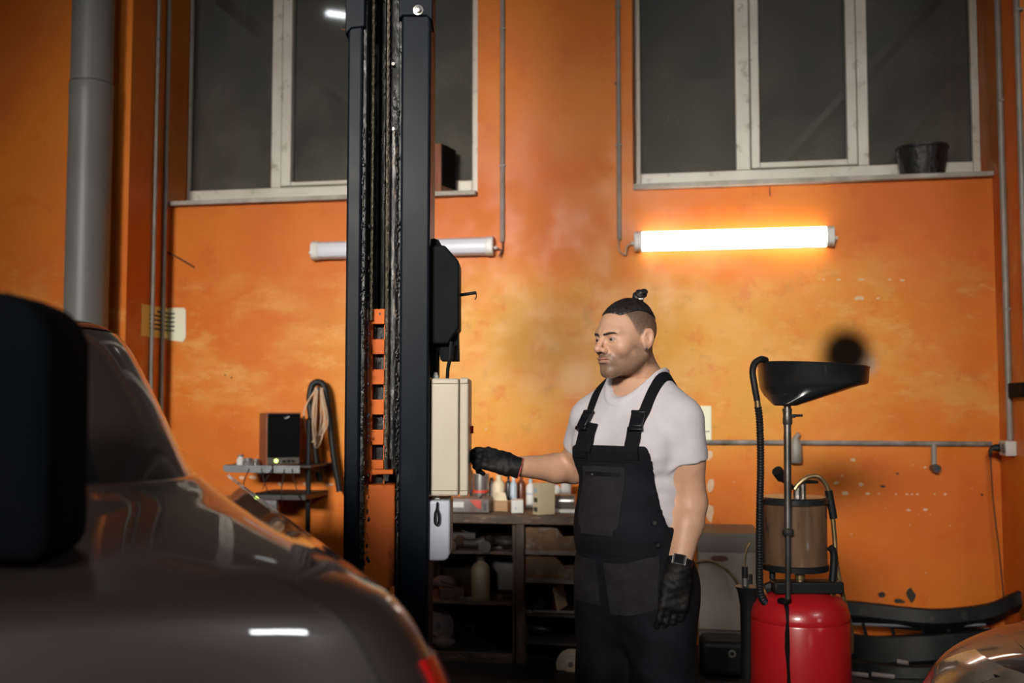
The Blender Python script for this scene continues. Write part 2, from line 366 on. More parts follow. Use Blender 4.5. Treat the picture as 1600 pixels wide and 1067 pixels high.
# ------------------------------------------------------------------ mesh builder
class MB:
    def __init__(self):
        self.v = []; self.f = []

    def add(self, vs, fs):
        n = len(self.v)
        self.v += [tuple(p) for p in vs]
        self.f += [tuple(i + n for i in f) for f in fs]
        return self

    def box(self, c, s, rz=0.0, M=None):
        x, y, z = s[0] / 2, s[1] / 2, s[2] / 2
        vs = [Vector((a * x, b * y, d * z)) for a in (-1, 1) for b in (-1, 1) for d in (-1, 1)]
        if M is None: M = Matrix.Rotation(rz, 3, 'Z')
        vs = [M @ p + Vector(c) for p in vs]
        return self.add(vs, [(0, 1, 3, 2), (4, 6, 7, 5), (0, 4, 5, 1), (2, 3, 7, 6), (0, 2, 6, 4), (1, 5, 7, 3)])

    def mm(self, a, b):
        """box from corner to corner"""
        a = Vector(a); b = Vector(b)
        return self.box((a + b) / 2, [abs(q) for q in (b - a)])

    def cyl(self, p0, p1, r0, r1=None, n=20, cap=True):
        return self.tube([p0, p1], [r0, r0 if r1 is None else r1], n, cap)

    def tube(self, pts, r, n=10, cap=True):
        pts = [Vector(p) for p in pts]
        if not isinstance(r, (list, tuple)): r = [r] * len(pts)
        vs = []; fs = []
        t = (pts[1] - pts[0]).normalized()
        up = Vector((0, 0, 1)) if abs(t.z) < 0.9 else Vector((1, 0, 0))
        nrm = t.cross(up).normalized()
        for i, p in enumerate(pts):
            if i == 0: t2 = pts[1] - pts[0]
            elif i == len(pts) - 1: t2 = pts[-1] - pts[-2]
            else: t2 = pts[i + 1] - pts[i - 1]
            if t2.length < 1e-9: t2 = t
            t2 = t2.normalized()
            nrm = (nrm - t2 * nrm.dot(t2)).normalized()
            bi = t2.cross(nrm)
            for k in range(n):
                a = 2 * math.pi * k / n
                vs.append(p + (nrm * math.cos(a) + bi * math.sin(a)) * r[i])
        for i in range(len(pts) - 1):
            for k in range(n):
                k2 = (k + 1) % n
                fs.append((i * n + k, i * n + k2, (i + 1) * n + k2, (i + 1) * n + k))
        if cap:
            fs.append(tuple(range(n - 1, -1, -1)))
            fs.append(tuple((len(pts) - 1) * n + k for k in range(n)))
        return self.add(vs, fs)

    def lathe(self, prof, c=(0, 0, 0), n=32):
        """prof: (r, z) from bottom to top"""
        c = Vector(c); vs = []; fs = []
        for r, z in prof:
            for k in range(n):
                a = 2 * math.pi * k / n
                vs.append(c + Vector((r * math.cos(a), r * math.sin(a), z)))
        m = len(prof)
        for i in range(m - 1):
            for k in range(n):
                k2 = (k + 1) % n
                fs.append((i * n + k, i * n + k2, (i + 1) * n + k2, (i + 1) * n + k))
        fs.append(tuple(range(n - 1, -1, -1)))
        fs.append(tuple((m - 1) * n + k for k in range(n)))
        return self.add(vs, fs)

    def rings(self, rings, cap=True):
        n = len(rings[0]); vs = [p for r in rings for p in r]; fs = []
        for i in range(len(rings) - 1):
            for k in range(n):
                k2 = (k + 1) % n
                fs.append((i * n + k, i * n + k2, (i + 1) * n + k2, (i + 1) * n + k))
        if cap:
            fs.append(tuple(range(n - 1, -1, -1)))
            fs.append(tuple((len(rings) - 1) * n + k for k in range(n)))
        return self.add(vs, fs)

    def prism(self, poly, a, b, axis='y'):
        """extrude a 2D polygon (x,z) along y, or (y,z) along x, or (x,y) along z"""
        def mk(p, t):
            return {'y': (p[0], t, p[1]), 'x': (t, p[0], p[1]), 'z': (p[0], p[1], t)}[axis]
        n = len(poly)
        vs = [mk(p, a) for p in poly] + [mk(p, b) for p in poly]
        fs = [tuple(range(n)), tuple(range(2 * n - 1, n - 1, -1))]
        for k in range(n):
            k2 = (k + 1) % n
            fs.append((k, k + n, k2 + n, k2))
        return self.add(vs, fs)

    def sheet(self, grid, th=0.0, nrm=None):
        """grid of points [i][j] -> surface; with thickness along given per-point normals"""
        ni = len(grid); nj = len(grid[0])
        vs = [p for row in grid for p in row]; fs = []
        for i in range(ni - 1):
            for j in range(nj - 1):
                fs.append((i * nj + j, (i + 1) * nj + j, (i + 1) * nj + j + 1, i * nj + j + 1))
        if th:
            off = ni * nj
            vs2 = [Vector(p) - Vector(q) * th for row, nr in zip(grid, nrm) for p, q in zip(row, nr)]
            f2 = [tuple(q + off for q in reversed(f)) for f in fs]
            edge = []
            for j in range(nj - 1):
                edge.append((j, j + 1, j + 1 + off, j + off))
                b0 = (ni - 1) * nj + j
                edge.append((b0 + 1, b0, b0 + off, b0 + 1 + off))
            for i in range(ni - 1):
                a0 = i * nj; a1 = (i + 1) * nj
                edge.append((a1, a0, a0 + off, a1 + off))
                c0 = i * nj + nj - 1; c1 = (i + 1) * nj + nj - 1
                edge.append((c0, c1, c1 + off, c0 + off))
            vs = vs + vs2; fs = fs + f2 + edge
        return self.add(vs, fs)

    def build(self, name, mat, parent=None, smooth=False, bevel=0.0, seg=2, angle=35):
        me = bpy.data.meshes.new(name)
        me.from_pydata(self.v, [], self.f)
        me.validate(clean_customdata=False)
        import bmesh
        bm = bmesh.new(); bm.from_mesh(me)
        bmesh.ops.recalc_face_normals(bm, faces=bm.faces)
        bm.to_mesh(me); bm.free()
        me.materials.append(MATS[mat])
        o = bpy.data.objects.new(name, me); COL.objects.link(o)
        if parent: o.parent = parent
        if bevel:
            md = o.modifiers.new('bevel', 'BEVEL'); md.width = bevel; md.segments = seg
            md.limit_method = 'ANGLE'; md.angle_limit = R(40)
            smooth = True
        if smooth:
            me.polygons.foreach_set('use_smooth', [True] * len(me.polygons))
            try: me.set_sharp_from_angle(angle=R(angle))
            except Exception: pass
        return o


def tag(o, label=None, cat=None, group=None, kind=None):
    if label: o['label'] = label
    if cat: o['category'] = cat
    if group: o['group'] = group
    if kind: o['kind'] = kind
    return o


def thing(name, loc, label, cat, rz=0.0, group=None, kind=None):
    o = bpy.data.objects.new(name, None); COL.objects.link(o)
    o.empty_display_size = 0.1
    o.location = loc; o.rotation_euler = (0, 0, rz)
    return tag(o, label, cat, group, kind)


def smooth_path(pts, n=8):
    """Catmull-Rom"""
    P = [Vector(p) for p in pts]
    P = [P[0] * 2 - P[1]] + P + [P[-1] * 2 - P[-2]]
    out = []
    for i in range(1, len(P) - 2):
        for k in range(n):
            t = k / n
            a, b, c, d = P[i - 1], P[i], P[i + 1], P[i + 2]
            out.append(0.5 * ((2 * b) + (c - a) * t + (2 * a - 5 * b + 4 * c - d) * t * t + (3 * b - a - 3 * c + d) * t ** 3))
    out.append(P[-2])
    return out
# ================================================================== THE SETTING
WY, PY = 6.5, 5.97                      # back wall plane, pilaster front plane
XL, XR = -3.52, 1.76                    # inner corners of the bay
CEIL = 5.2


def struct(o): o['kind'] = 'structure'; return o


struct(MB().mm((-7, -10, -0.1), (5.5, 12, 0)).build('floor', 'concrete'))
struct(MB().mm((-7, -10, CEIL), (5.5, 6.85, CEIL + 0.1)).build('ceiling', 'dark_ceiling'))
struct(MB().mm((-7.1, -10, 0), (-7, 6.85, CEIL)).build('wall_left', 'dull_wall'))
struct(MB().mm((5.5, -10, 0), (5.6, 6.85, CEIL)).build('wall_right', 'dull_wall'))
struct(MB().mm((-7, -10.1, 0), (5.5, -10, CEIL)).build('wall_front', 'dull_wall'))
struct(MB().mm((-7, 11.9, 0), (5.5, 12, CEIL)).build('wall_beyond', 'beyond_wall'))
Z1 = W(500, 306, WY - 0.04).z           # sill tops
Z2 = W(985, 288, WY - 0.04).z
W1X1 = W(746, 290, WY).x                # right end of the first window opening
W2X0 = W(989, 280, WY).x
TOPZ = 4.75
wb = MB()
wb.mm((XL, WY, 0), (W1X1, 6.85, Z1 - 0.03))
wb.mm((W1X1, WY, 0), (W2X0, 6.85, CEIL))
wb.mm((W2X0, WY, 0), (XR, 6.85, Z2 - 0.03))
wb.mm((XL, WY, TOPZ), (W1X1, 6.85, CEIL))
wb.mm((W2X0, WY, TOPZ), (XR, 6.85, CEIL))
wall_back = struct(wb.build('wall_back', 'orange_paint'))
struct(MB().mm((-7, PY, 0), (XL, 6.85, CEIL)).build('wall_pilaster_left', 'orange_paint'))
struct(MB().mm((XR, PY, 0), (5.5, 6.85, CEIL)).build('wall_pilaster_right', 'orange_paint'))


def filler(px, py, rx, ry, mat='white_plastic'):
    p = W(px, py, WY)
    n = 9
    ring = []
    for k in range(n):
        a = 2 * math.pi * k / n; q = random.uniform(0.7, 1.2)
        ring.append((p.x + math.cos(a) * rx * q, p.z + math.sin(a) * ry * q))
    MB().prism(ring, WY + 0.001, WY - 0.0025, 'y').build('filler_patch', mat, wall_back)


pm('filler', (0.70, 0.50, 0.34, 1), (0.62, 0.40, 0.24, 1), 20, 0.8)
pm('dark_chip', (0.04, 0.022, 0.014, 1), None, 20, 0.8)
for px, py, rx, ry in [(1333, 718, .018, .010), (1320, 770, .022, .012), (1356, 771, .012, .008), (1307, 754, .015, .010),
                       (1345, 757, .014, .012), (1316, 743, .008, .006), (1373, 771, .006, .006), (1110, 758, .022, .05), (1110, 800, .025, .055),
                       (1108, 712, .025, .03), (1400, 772, .008, .006), (1417, 772, .010, .006), (1425, 772, .006, .006), (1433, 772, .008, .006),
                       (1460, 772, .006, .005), (1477, 772, .008, .006), (1420, 797, .012, .006), (1446, 796, .014, .006),
                       (1445, 730, .008, .006), (1410, 438, .016, .006), (1390, 437, .010, .005), (1345, 437, .022, .005), (1310, 437, .014, .005), (1287, 437, .009, .005),
                       (1343, 466, .030, .012), (1372, 466, .012, .006), (395, 746, .03, .012), (378, 746, .02, .012), (437, 756, .012, .012), (515, 757, .03, .010), (476, 756, .012, .010)]:
    filler(px, py, rx, ry, 'filler')
for px, py, rx, ry in [(1422, 929, .028, .042), (1377, 929, .022, .016), (1405, 939, .03, .014), (1534, 773, .008, .008), (1379, 760, .016, .008), (1402, 740, .008, .006), (962, 130, .006, .01), (1203, 298, .003, .04), (352, 586, .006, .008), (362, 590, .006, .005)]:
    filler(px, py, rx, ry, 'dark_chip')


def window(name, x0, x1, zs, m, label):
    """m: pixel columns: glass_l0, glass_l1, sash0, glass_m0, glass_m1, sash1, glass_r0, glass_r1; zb: bottom heights of the panes"""
    root = thing(name, ((x0 + x1) / 2, WY, zs), label, None, kind='structure')
    ox, oz = (x0 + x1) / 2, zs
    fy0, fy1 = 6.72, 6.79
    X = lambda px, py: W(px, py, fy0).x - ox
    gx = [X(px, 150) for px in m['x']]
    zb, zbm = W(m['b'][0], m['b'][1], fy0).z - oz, W(m['b'][2], m['b'][3], fy0).z - oz
    zt = TOPZ - oz
    h0, h1 = x0 - ox, x1 - ox
    y0, y1 = fy0 - WY, fy1 - WY
    f = MB()
    f.mm((h0, y0, 0), (gx[0], y1, zt)); f.mm((gx[7], y0, 0), (h1, y1, zt))
    f.mm((gx[0], y0, 0), (gx[7], y1, zb)); f.mm((gx[0], y0, zt - 0.08), (gx[7], y1, zt))
    f.build('frame', 'white_frame', root, bevel=0.006)
    MB().mm((gx[1], y0 - 0.003, zb), (gx[2], y1, zt - 0.08)).build('mullion', 'white_frame', root, bevel=0.006)
    MB().mm((gx[5], y0 - 0.003, zb), (gx[6], y1, zt - 0.08)).build('mullion', 'white_frame', root, bevel=0.006)
    s = MB(); g = 0.006
    s.mm((gx[2] + g, y0 - 0.02, zb + 0.004), (gx[3], y1 - 0.01, zt - 0.09)); s.mm((gx[4], y0 - 0.02, zb + 0.004), (gx[5] - g, y1 - 0.01, zt - 0.09))
    s.mm((gx[3], y0 - 0.02, zb + 0.004), (gx[4], y1 - 0.01, zbm)); s.mm((gx[3], y0 - 0.02, zt - 0.16), (gx[4], y1 - 0.01, zt - 0.09))
    sash = s.build('sash', 'white_frame', root, bevel=0.006)
    for a, b, z, par in ((gx[0], gx[1], zb, root), (gx[3], gx[4], zbm, sash), (gx[6], gx[7], zb, root)):
        MB().mm((a, y1 - 0.03, z), (b, y1 - 0.024, zt - 0.08)).build('pane', 'window_glass', par)
        sl = MB(); t = 0.008
        for q in ((a, z, a + t, zt - 0.08), (b - t, z, b, zt - 0.08), (a, z, b, z + t)):
            sl.mm((q[0], y1 - 0.036, q[1]), (q[2], y1 - 0.0305, q[3]))
        sl.build('seal', 'seal', par)
    MB().mm((h0 + 0.001, -0.05, -0.03), (h1 - 0.001, y0 + 0.01, 0.0)).build('sill', 'sill', root, bevel=0.004)
    return root


window('window_1', XL + 0.002, W1X1 - 0.002, Z1, {'x': [298, 425, 441, 457, 583, 597, 612, 738], 'b': (360, 296, 490, 284)}, 'white three-part window behind the black lift post, upper left')
window('window_2', W2X0 + 0.002, XR - 0.002, Z2, {'x': [1000, 1149, 1171, 1186, 1322, 1339, 1356, 1518], 'b': (1075, 269, 1255, 252)}, 'white three-part window above the lit tube lamp, upper right')

# slanting bars added behind the dirty panes, standing in for beams reflected in them
for i, (a, b) in enumerate([((-5.2, 10.6, 6.0), (-1.6, 10.6, 3.0)), ((-3.9, 11.2, 6.2), (-0.6, 11.2, 3.4)), ((0.4, 10.4, 3.3), (3.2, 10.4, 6.3)), ((1.3, 11.0, 3.2), (3.9, 11.0, 6.1))]):
    tag(MB().cyl(a, b, 0.07, n=4).build('reflection_bar', 'conduit'), ('nearer', 'farther')[i % 2] + ' slanting bar behind the %s window standing in for a reflected beam' % ('left' if i < 2 else 'right'), 'beam', 'bars standing in for reflected beams')
area('hall_beyond_light', (-1.0, 9.0, 5.0), (-1.0, 10.5, 2.5), 3.0, 0.4, 60, (0.9, 0.95, 1.0))

# ================================================================== WALL FITTINGS
# big grey drain pipe in front of the left pilaster
p0 = W(139, 300, PY - 0.16)
t = thing('drain_pipe', (p0.x, p0.y, 0), 'thick grey plastic drain pipe standing against the orange pilaster', 'pipe')
zj = W(139, 133, PY - 0.16).z
MB().lathe([(0.130, 0.0), (0.130, zj - 0.10), (0.1325, zj - 0.07), (0.1325, zj - 0.004), (0.131, zj)], n=40).build('lower_length', 'grey_pipe', t, smooth=True)
MB().lathe([(0.126, zj - 0.02), (0.126, CEIL)], n=40).build('upper_length', 'grey_pipe', t, smooth=True)
MB().lathe([(0.1310, zj), (0.1300, zj + 0.006)], n=40).build('joint_ring', 'seal', t, smooth=True)


def conduit(pts, r, label, clips=(), mat='conduit', name='cable_conduit', cn=(0, 1, 0)):
    b = Vector(pts[0])
    t = thing(name, b, label, 'conduit')
    MB().tube([Vector(p) - b for p in pts], r, 10).build('tube', mat, t, smooth=True)
    for c in clips:
        c = Vector(c) - b
        MB().box(c + Vector(cn) * r * 0.5, (2.6 * r, 2.6 * r, 0.012)).build('clip', mat, t)
    return t


q = WX(243, 270, XL + 0.014)
conduit([(q.x, q.y, 0.3), (q.x, q.y, CEIL)], 0.013, 'thin grey vertical conduit nearest the drain pipe, in the shaded corner', [(q.x, q.y, z) for z in (1.3, 2.6, 3.9)], cn=(-1, 0, 0))
q = WX(259.5, 270, XL + 0.016)
conduit([(q.x, q.y, 0.3), (q.x, q.y, CEIL)], 0.014, 'thin grey vertical conduit right beside the left window', [(q.x, q.y, z) for z in (1.3, 2.6, 3.9)], cn=(-1, 0, 0))
q = W(785, 250, WY - 0.014); zc = W(785, 378, WY).z
conduit([(q.x, q.y, zc), (q.x, q.y, CEIL)], 0.015, 'grey conduit coming down to the unlit tube lamp', [(q.x, q.y, z) for z in (3.0, 3.9)])
q = W(967, 250, WY - 0.014); zc = W(967, 375, WY).z
conduit([(q.x, q.y, zc), (q.x, q.y, CEIL)], 0.015, 'grey conduit coming down to the lit tube lamp', [(q.x, q.y, z) for z in (3.1, 4.0)])
q = WX(1570, 400, XR - 0.016); zc = W(1578, 688, q.y).z
conduit([(q.x, q.y, zc), (q.x, q.y, CEIL)], 0.018, 'grey conduit rising from the wall socket on the right', [(q.x, q.y, z) for z in (2.0, 3.2, 4.2)], cn=(1, 0, 0))
SOCK = q.copy(); SOCK.z = zc
q = WX(1594, 200, XR - 0.014)
conduit([(q.x, q.y, 1.4), (q.x, q.y, CEIL)], 0.016, 'conduit at the far right edge beside the socket conduit', [(q.x, q.y, z) for z in (2.2, 3.6)], cn=(1, 0, 0))
hz = W(1300, 692, WY - 0.02)
h0 = W(1090, 692, WY - 0.02).x
conduit([(h0, WY - 0.02, hz.z), (XR - 0.05, WY - 0.02, hz.z)], 0.015, 'dirty horizontal conduit running along the orange wall to the socket',
        [(W(px, 692, WY).x, WY - 0.02, hz.z) for px in (1130, 1330, 1515)], 'conduit_dirty')


def lamp(px0, px1, py, lit, label):
    a, b = W(px0, py, WY - 0.05), W(px1, py, WY - 0.05)
    z = (a.z + b.z) / 2
    t = thing('tube_lamp', ((a.x + b.x) / 2, WY, z), label, 'lamp')
    hl = (b.x - a.x) / 2
    cap = 0.045
    MB().mm((-hl + 0.01, -0.025, -0.05), (hl - 0.01, 0, 0.05)).build('backplate', 'white_plastic', t, bevel=0.004)
    prof = [(-0.02, -0.058), (-0.05, -0.058), (-0.074, -0.043), (-0.080, -0.02), (-0.080, 0.02), (-0.074, 0.043), (-0.05, 0.058), (-0.02, 0.058)]
    MB().prism(prof, -hl + cap, hl - cap, 'x').build('diffuser', 'lit_diffuser' if lit else 'off_diffuser', t, smooth=True)
    big = [(y * 1.06, zz * 1.07) for y, zz in prof]
    for s in (-1, 1):
        e = MB().prism(big, s * (hl - cap - 0.004), s * hl, 'x').build('end_cap', 'white_plastic', t, bevel=0.006)
        MB().mm((s * (hl - 0.022), -0.088, -0.03), (s * (hl - 0.012), -0.08, 0.03)).build('clip', 'white_plastic', e)
        MB().cyl((s * (hl - 0.001), -0.035, -0.01), (s * (hl + 0.02), -0.035, -0.01), 0.011, n=10).build('cable_gland', 'white_plastic', t, smooth=True)
    return t, hl, z


L1, hl1, zl1 = lamp(487, 771, 388, False, 'unlit white tube lamp partly hidden by the black lift post')
L2, hl2, zl2 = lamp(991, 1304, 373, True, 'glowing white tube lamp under the right window')
for (lx, sgn, px, lab) in ((L1.location.x + hl1, 1, 785, 'short brown lead looped between the conduit and the unlit lamp'), (L2.location.x - hl2, -1, 967, 'short lead looped between the conduit and the lit lamp')):
    a = W(px, 378, WY - 0.02)
    z = a.z
    e = Vector((lx + sgn * 0.018, WY - 0.035, (zl1 if sgn > 0 else zl2) - 0.01))
    tag(MB().tube(smooth_path([a + Vector((0, 0, 0.02)), a + Vector((-sgn * 0.0, 0, -0.05)), (a + e) / 2 + Vector((0, -0.01, -0.075)), e + Vector((sgn * 0.03, 0, -0.02)), e]), 0.005, 8).build('lamp_lead', 'brown_wire' if sgn > 0 else 'pale_cable', smooth=True), lab, 'cable')

# wire stub sticking out of the wall at the left
a = W(262, 394, WY - 0.03); b = W(304, 418, WY - 0.002)
tag(MB().tube(smooth_path([W(250, 392, WY - 0.06), a, (a + b) / 2 + Vector((0, 0.01, 0)), b]), 0.006, 6).build('wire_stub', 'brown_wire', smooth=True), 'thin dark wire sticking out from the wall left of the lift post', 'wire')

# paper note folded into the corner: one sheet, wall half painted paler as lit
n0 = WX(222, 482, XL + 0.004); zt_ = W(275, 481, WY).z; zb_ = W(275, 532, WY).z
xr_ = W(291, 500, WY).x
t = thing('paper_note', (XL, WY, zb_), 'yellow paper note, its right half painted paler as lit, taped across the wall corner behind the conduits', 'note')
hh = zt_ - zb_
MB().mm((0.002, n0.y - WY, 0.01), (0.0035, -0.004, hh - 0.004)).build('shaded_half', 'yellow_paper', t)
MB().prism([(0.002, 0.004), (xr_ - XL - 0.02, -0.01), (xr_ - XL, 0.02), (xr_ - XL - 0.004, hh * 0.93), (xr_ - XL - 0.02, hh), (0.002, hh)], -0.0035, -0.002, 'y').build('lit_half', 'lit_paper_and_card', t)
ln = MB()
for i in range(5):
    y = n0.y - WY
    z = hh * (0.80 - 0.13 * i)
    ln.mm((0.0035, y * (0.45 if i == 0 else 0.72), z), (0.0042, -0.01, z + 0.013))
    ln.mm((0.004, -0.0042, z), (0.05, -0.0035, z + 0.010))
ln.build('printed_lines', 'ink', t)

# socket box with plug and cable
sx = XR - 0.055
t = thing('wall_socket', (sx, WY - 0.05, SOCK.z - 0.045), 'double wall socket with one black plug at the end of the horizontal conduit', 'socket')
c0 = W(1565, 693, SOCK.y)
t.location = (XR - 0.03, SOCK.y, SOCK.z - 0.085)
MB().mm((-0.028, -0.065, 0), (0.03, 0.075, 0.082)).build('housing', 'white_plastic', t, bevel=0.006)
for y in (-0.03, 0.038):
    s_ = MB().cyl((-0.028, y, 0.041), (-0.034, y, 0.041), 0.028, n=20).build('socket_face', 'junk_grey', t, smooth=True)
    MB().cyl((-0.033, y - 0.01, 0.041), (-0.0352, y - 0.01, 0.041), 0.004, n=8).build('hole', 'seal', s_)
    MB().cyl((-0.033, y + 0.01, 0.041), (-0.0352, y + 0.01, 0.041), 0.004, n=8).build('hole', 'seal', s_)
b0 = Vector((XR - 0.03, SOCK.y, SOCK.z - 0.085))
t = thing('power_plug', b0 + Vector((-0.0345, 0.038, 0.041)), 'black plug and thin cable hanging from the wall socket', 'plug')
MB().tube([(0, 0, 0), (-0.02, 0, 0), (-0.04, 0, -0.004), (-0.05, -0.004, -0.02), (-0.05, -0.006, -0.05)], [0.022, 0.021, 0.016, 0.011, 0.008], 12).build('plug_body', 'rubber', t, smooth=True)
MB().tube(smooth_path([(-0.05, -0.006, -0.045), (-0.045, -0.02, -0.3), (-0.03, -0.06, -0.6), (-0.02, -0.08, -0.85)]), 0.004, 6).build('cable', 'brown_wire', t, smooth=True)

# black bracket bar on the right pilaster
a = WX(1580, 610, XR)
tag(MB().mm((XR - 0.03, PY - 0.02, a.z - 0.04), (XR, PY + 0.23, a.z + 0.04)).build('flat_bracket', 'cover_black', bevel=0.003), 'short black flat bracket at the right edge of the wall', 'bracket')

# pipe stub below the conduit
a = W(1459, 700, WY - 0.03); b = W(1462, 730, WY - 0.03)
t = thing('pipe_stub', (a.x, WY - 0.03, b.z), 'short grey pipe stub with a round end hanging below the horizontal conduit', 'pipe')
MB().tube([(0, 0, hz.z - b.z), (0, 0, 0.0)], 0.016, 10).build('stub', 'conduit', t, smooth=True)
MB().cyl((0.005, 0.03, -0.005), (0.005, -0.05, -0.005), 0.027, 0.024, n=14).build('round_end', 'dark_steel', t, smooth=True)
# grey valve behind the oil drainer
a = W(1243, 690, WY - 0.05); b = W(1243, 723, WY - 0.05)
t = thing('pipe_valve', (a.x, WY - 0.05, b.z), 'grey valve body on the conduit behind the oil drainer pole', 'valve')
MB().lathe([(0.036, 0), (0.038, 0.02), (0.038, a.z - b.z - 0.03), (0.028, a.z - b.z + 0.0), (0.02, a.z - b.z + 0.025)], n=18).build('valve_body', 'conduit', t, smooth=True)
MB().tube([(0.0, 0, a.z - b.z + 0.02), (0.02, -0.01, a.z - b.z + 0.05)], [0.018, 0.012], 10).build('lever', 'conduit', t, smooth=True)
# pale sheet behind the man
a = W(1086, 634, WY); b = W(1112, 690, WY)
t = thing('wall_card', ((a.x + b.x) / 2, WY, b.z), 'pale green card fixed to the wall behind the mechanic\'s shoulder', 'card')
w_ = (b.x - a.x) / 2
MB().mm((-w_, -0.012, 0), (w_, 0, a.z - b.z)).build('sheet', 'lit_paper_and_card', t, bevel=0.003)
MB().mm((-w_ * 0.5, -0.0135, 0.06), (w_ * 0.75, -0.012, 0.065)).build('printed_line', 'ink', t)

# bucket and rubbish on the right window sill
a = W(1440, 262, 6.62)
t = thing('paint_bucket', (a.x, 6.60, Z2), 'dark dented bucket on the sill of the right window', 'bucket')
MB().lathe([(0.125, 0.0), (0.15, 0.17), (0.155, 0.175), (0.155, 0.19), (0.146, 0.19), (0.12, 0.03)], n=28).build('pail', 'grease', t, smooth=True)
MB().tube([(0.152 * math.cos(k * math.pi / 12), 0, 0.185 + 0.03 * math.sin(k * math.pi / 12)) for k in range(13)], 0.004, 6).build('handle', 'dark_steel', t, smooth=True)


def speaker(loc, rz, w, d, h, label, detail):
    t = thing('loudspeaker', loc, label, 'speaker', rz, 'pair of wooden loudspeakers')
    MB().mm((-w / 2, -d / 2, 0), (w / 2, d / 2, h)).build('cabinet', 'speaker_wood', t, bevel=0.004)
    MB().mm((-w / 2 + 0.006, -d / 2 - 0.012, h * 0.15), (w / 2 - 0.006, -d / 2 - 0.0005, h - 0.006)).build('grille', 'speaker_cloth', t, bevel=0.004)
    if detail:
        pn = MB().mm((-w / 2 + 0.008, -d / 2 - 0.009, 0.006), (w / 2 - 0.008, -d / 2 - 0.0005, h * 0.145)).build('control_panel', 'speaker_panel', t, bevel=0.003)
        for k in range(3):
            MB().cyl((0.0 + 0.028 * k, -d / 2 - 0.009, h * 0.075), (0.0 + 0.028 * k, -d / 2 - 0.02, h * 0.075), 0.008, n=12).build('knob', 'rubber', pn, smooth=True)
        MB().cyl((-w * 0.22, -d / 2 - 0.009, h * 0.085), (-w * 0.22, -d / 2 - 0.013, h * 0.085), 0.011, n=14).build('power_light', 'led_green', pn)
        MB().tube(smooth_path([(0.0, -d / 2 - 0.013, h * 0.905), (0.012, -d / 2 - 0.013, h * 0.89), (0.018, -d / 2 - 0.013, h * 0.915), (0.03, -d / 2 - 0.013, h * 0.925), (0.02, -d / 2 - 0.013, h * 0.9)]), 0.0025, 5).build('logo', 'silver_print', t)
    return t


speaker((W(680, 293, 6.6).x, 6.60, Z1), R(76), 0.20, 0.19, 0.325, 'wooden loudspeaker standing on the left window sill behind the lift post', False)
# ================================================================== LEFT SHELF
SY = 6.22
zs = W(440, 727, SY - 0.12).z
a = W(352, 727, SY - 0.12).x; b = W(488, 727, SY - 0.12).x
t = thing('wall_shelf', ((a + b) / 2, WY, zs), 'narrow grey metal wall shelf holding the loudspeaker', 'shelf')
hw = (b - a) / 2
MB().mm((-hw, -0.42, -0.012), (hw, 0, 0)).build('board', 'dark_shelf', t, bevel=0.003)
MB().mm((-hw, -0.428, -0.045), (hw * 0.12, -0.42, 0.0)).build('front_rail', 'grey_metal', t)
MB().mm((hw * 0.16, -0.428, -0.045), (hw * 0.75, -0.42, 0.0)).build('front_rail', 'grey_metal', t)
for s in (-0.7, 0.8):
    MB().prism([(-0.40, -0.012), (0, -0.012), (0, -0.09)], hw * s - 0.006, hw * s + 0.006, 'x').build('bracket', 'dark_shelf', t)
a = W(407, 722, SY); b = W(465, 722, SY)
speaker((W(436, 700, 6.2).x, 6.21, zs), R(36), 0.215, 0.2, 0.325, 'wooden loudspeaker with a green light on the metal wall shelf', True)
for k, (px, w, h, mt, nm) in enumerate([(376, .05, .05, 'white_plastic', 'small white plastic jar at the left end of the wall shelf'), (388, .07, .03, 'junk_grey', 'grey socket wrench set lying on the wall shelf'), (400, .05, .025, 'tin', 'small tin lying against the loudspeaker on the wall shelf')]):
    p = W(px, 722, 6.12)
    t = thing('shelf_oddment', (p.x, 6.12, zs), nm, 'clutter')
    MB().lathe([(w / 2, 0), (w / 2, h * 0.7), (w * 0.35, h * 0.8), (w * 0.35, h)], n=14).build('pot', mt, t, smooth=True)
    MB().lathe([(w * 0.37, h), (w * 0.37, h + 0.012)], n=14).build('lid', 'grey_metal', t, smooth=True)
t = thing('cable_tangle', (W(440, 735, 6.1).x, 6.08, zs - 0.02), 'thin black leads hanging below the wall shelf', 'cable')
for k, (dx, dz, sw) in enumerate([(-0.12, -0.15, 0.05), (-0.05, -0.12, -0.06), (0.03, -0.2, -0.02), (0.08, -0.18, 0.05), (-0.2, -0.14, -0.05)]):
    MB().tube(smooth_path([(dx, -0.01, 0), (dx + sw * 0.5, -0.02, dz * 0.5), (dx + sw, 0.0, dz), (dx + sw * 1.5, 0.05, dz * 1.08)]), 0.003, 6).build('lead', 'black_wire', t, smooth=True)

# lower ledge and grey bracket frame
zl = W(440, 775, 6.15).z
a = W(392, 775, 6.15).x; b = W(482, 775, 6.15).x
t = thing('lower_ledge', ((a + b) / 2, WY, zl), 'dark lower ledge under the loudspeaker shelf on a grey square-tube arm', 'shelf')
hw = (b - a) / 2
MB().mm((-hw, -0.4, -0.02), (hw, 0, 0.012)).build('board', 'dark_shelf', t, bevel=0.003)
ga = W(395, 783, 6.1); gb = W(434, 790, 6.1)
gx0, gx1 = ga.x - (a + b) / 2, gb.x - (a + b) / 2
MB().mm((gx0 - 0.05, -0.42, -0.055), (gx1, -0.385, -0.022)).build('arm', 'grey_metal', t, bevel=0.003)
MB().mm((gx1 - 0.036, -0.42, -zl), (gx1, -0.385, -0.055)).build('leg', 'grey_metal', t, bevel=0.003)
# dark upright pole
a = W(482, 735, 6.2)
tag(MB().cyl((a.x, 6.2, 0), (a.x, 6.2, zs - 0.02 + 0.30), 0.016, n=10).build('upright_bar', 'rubber', smooth=True), 'dark upright bar beside the hanging hoses', 'bar')

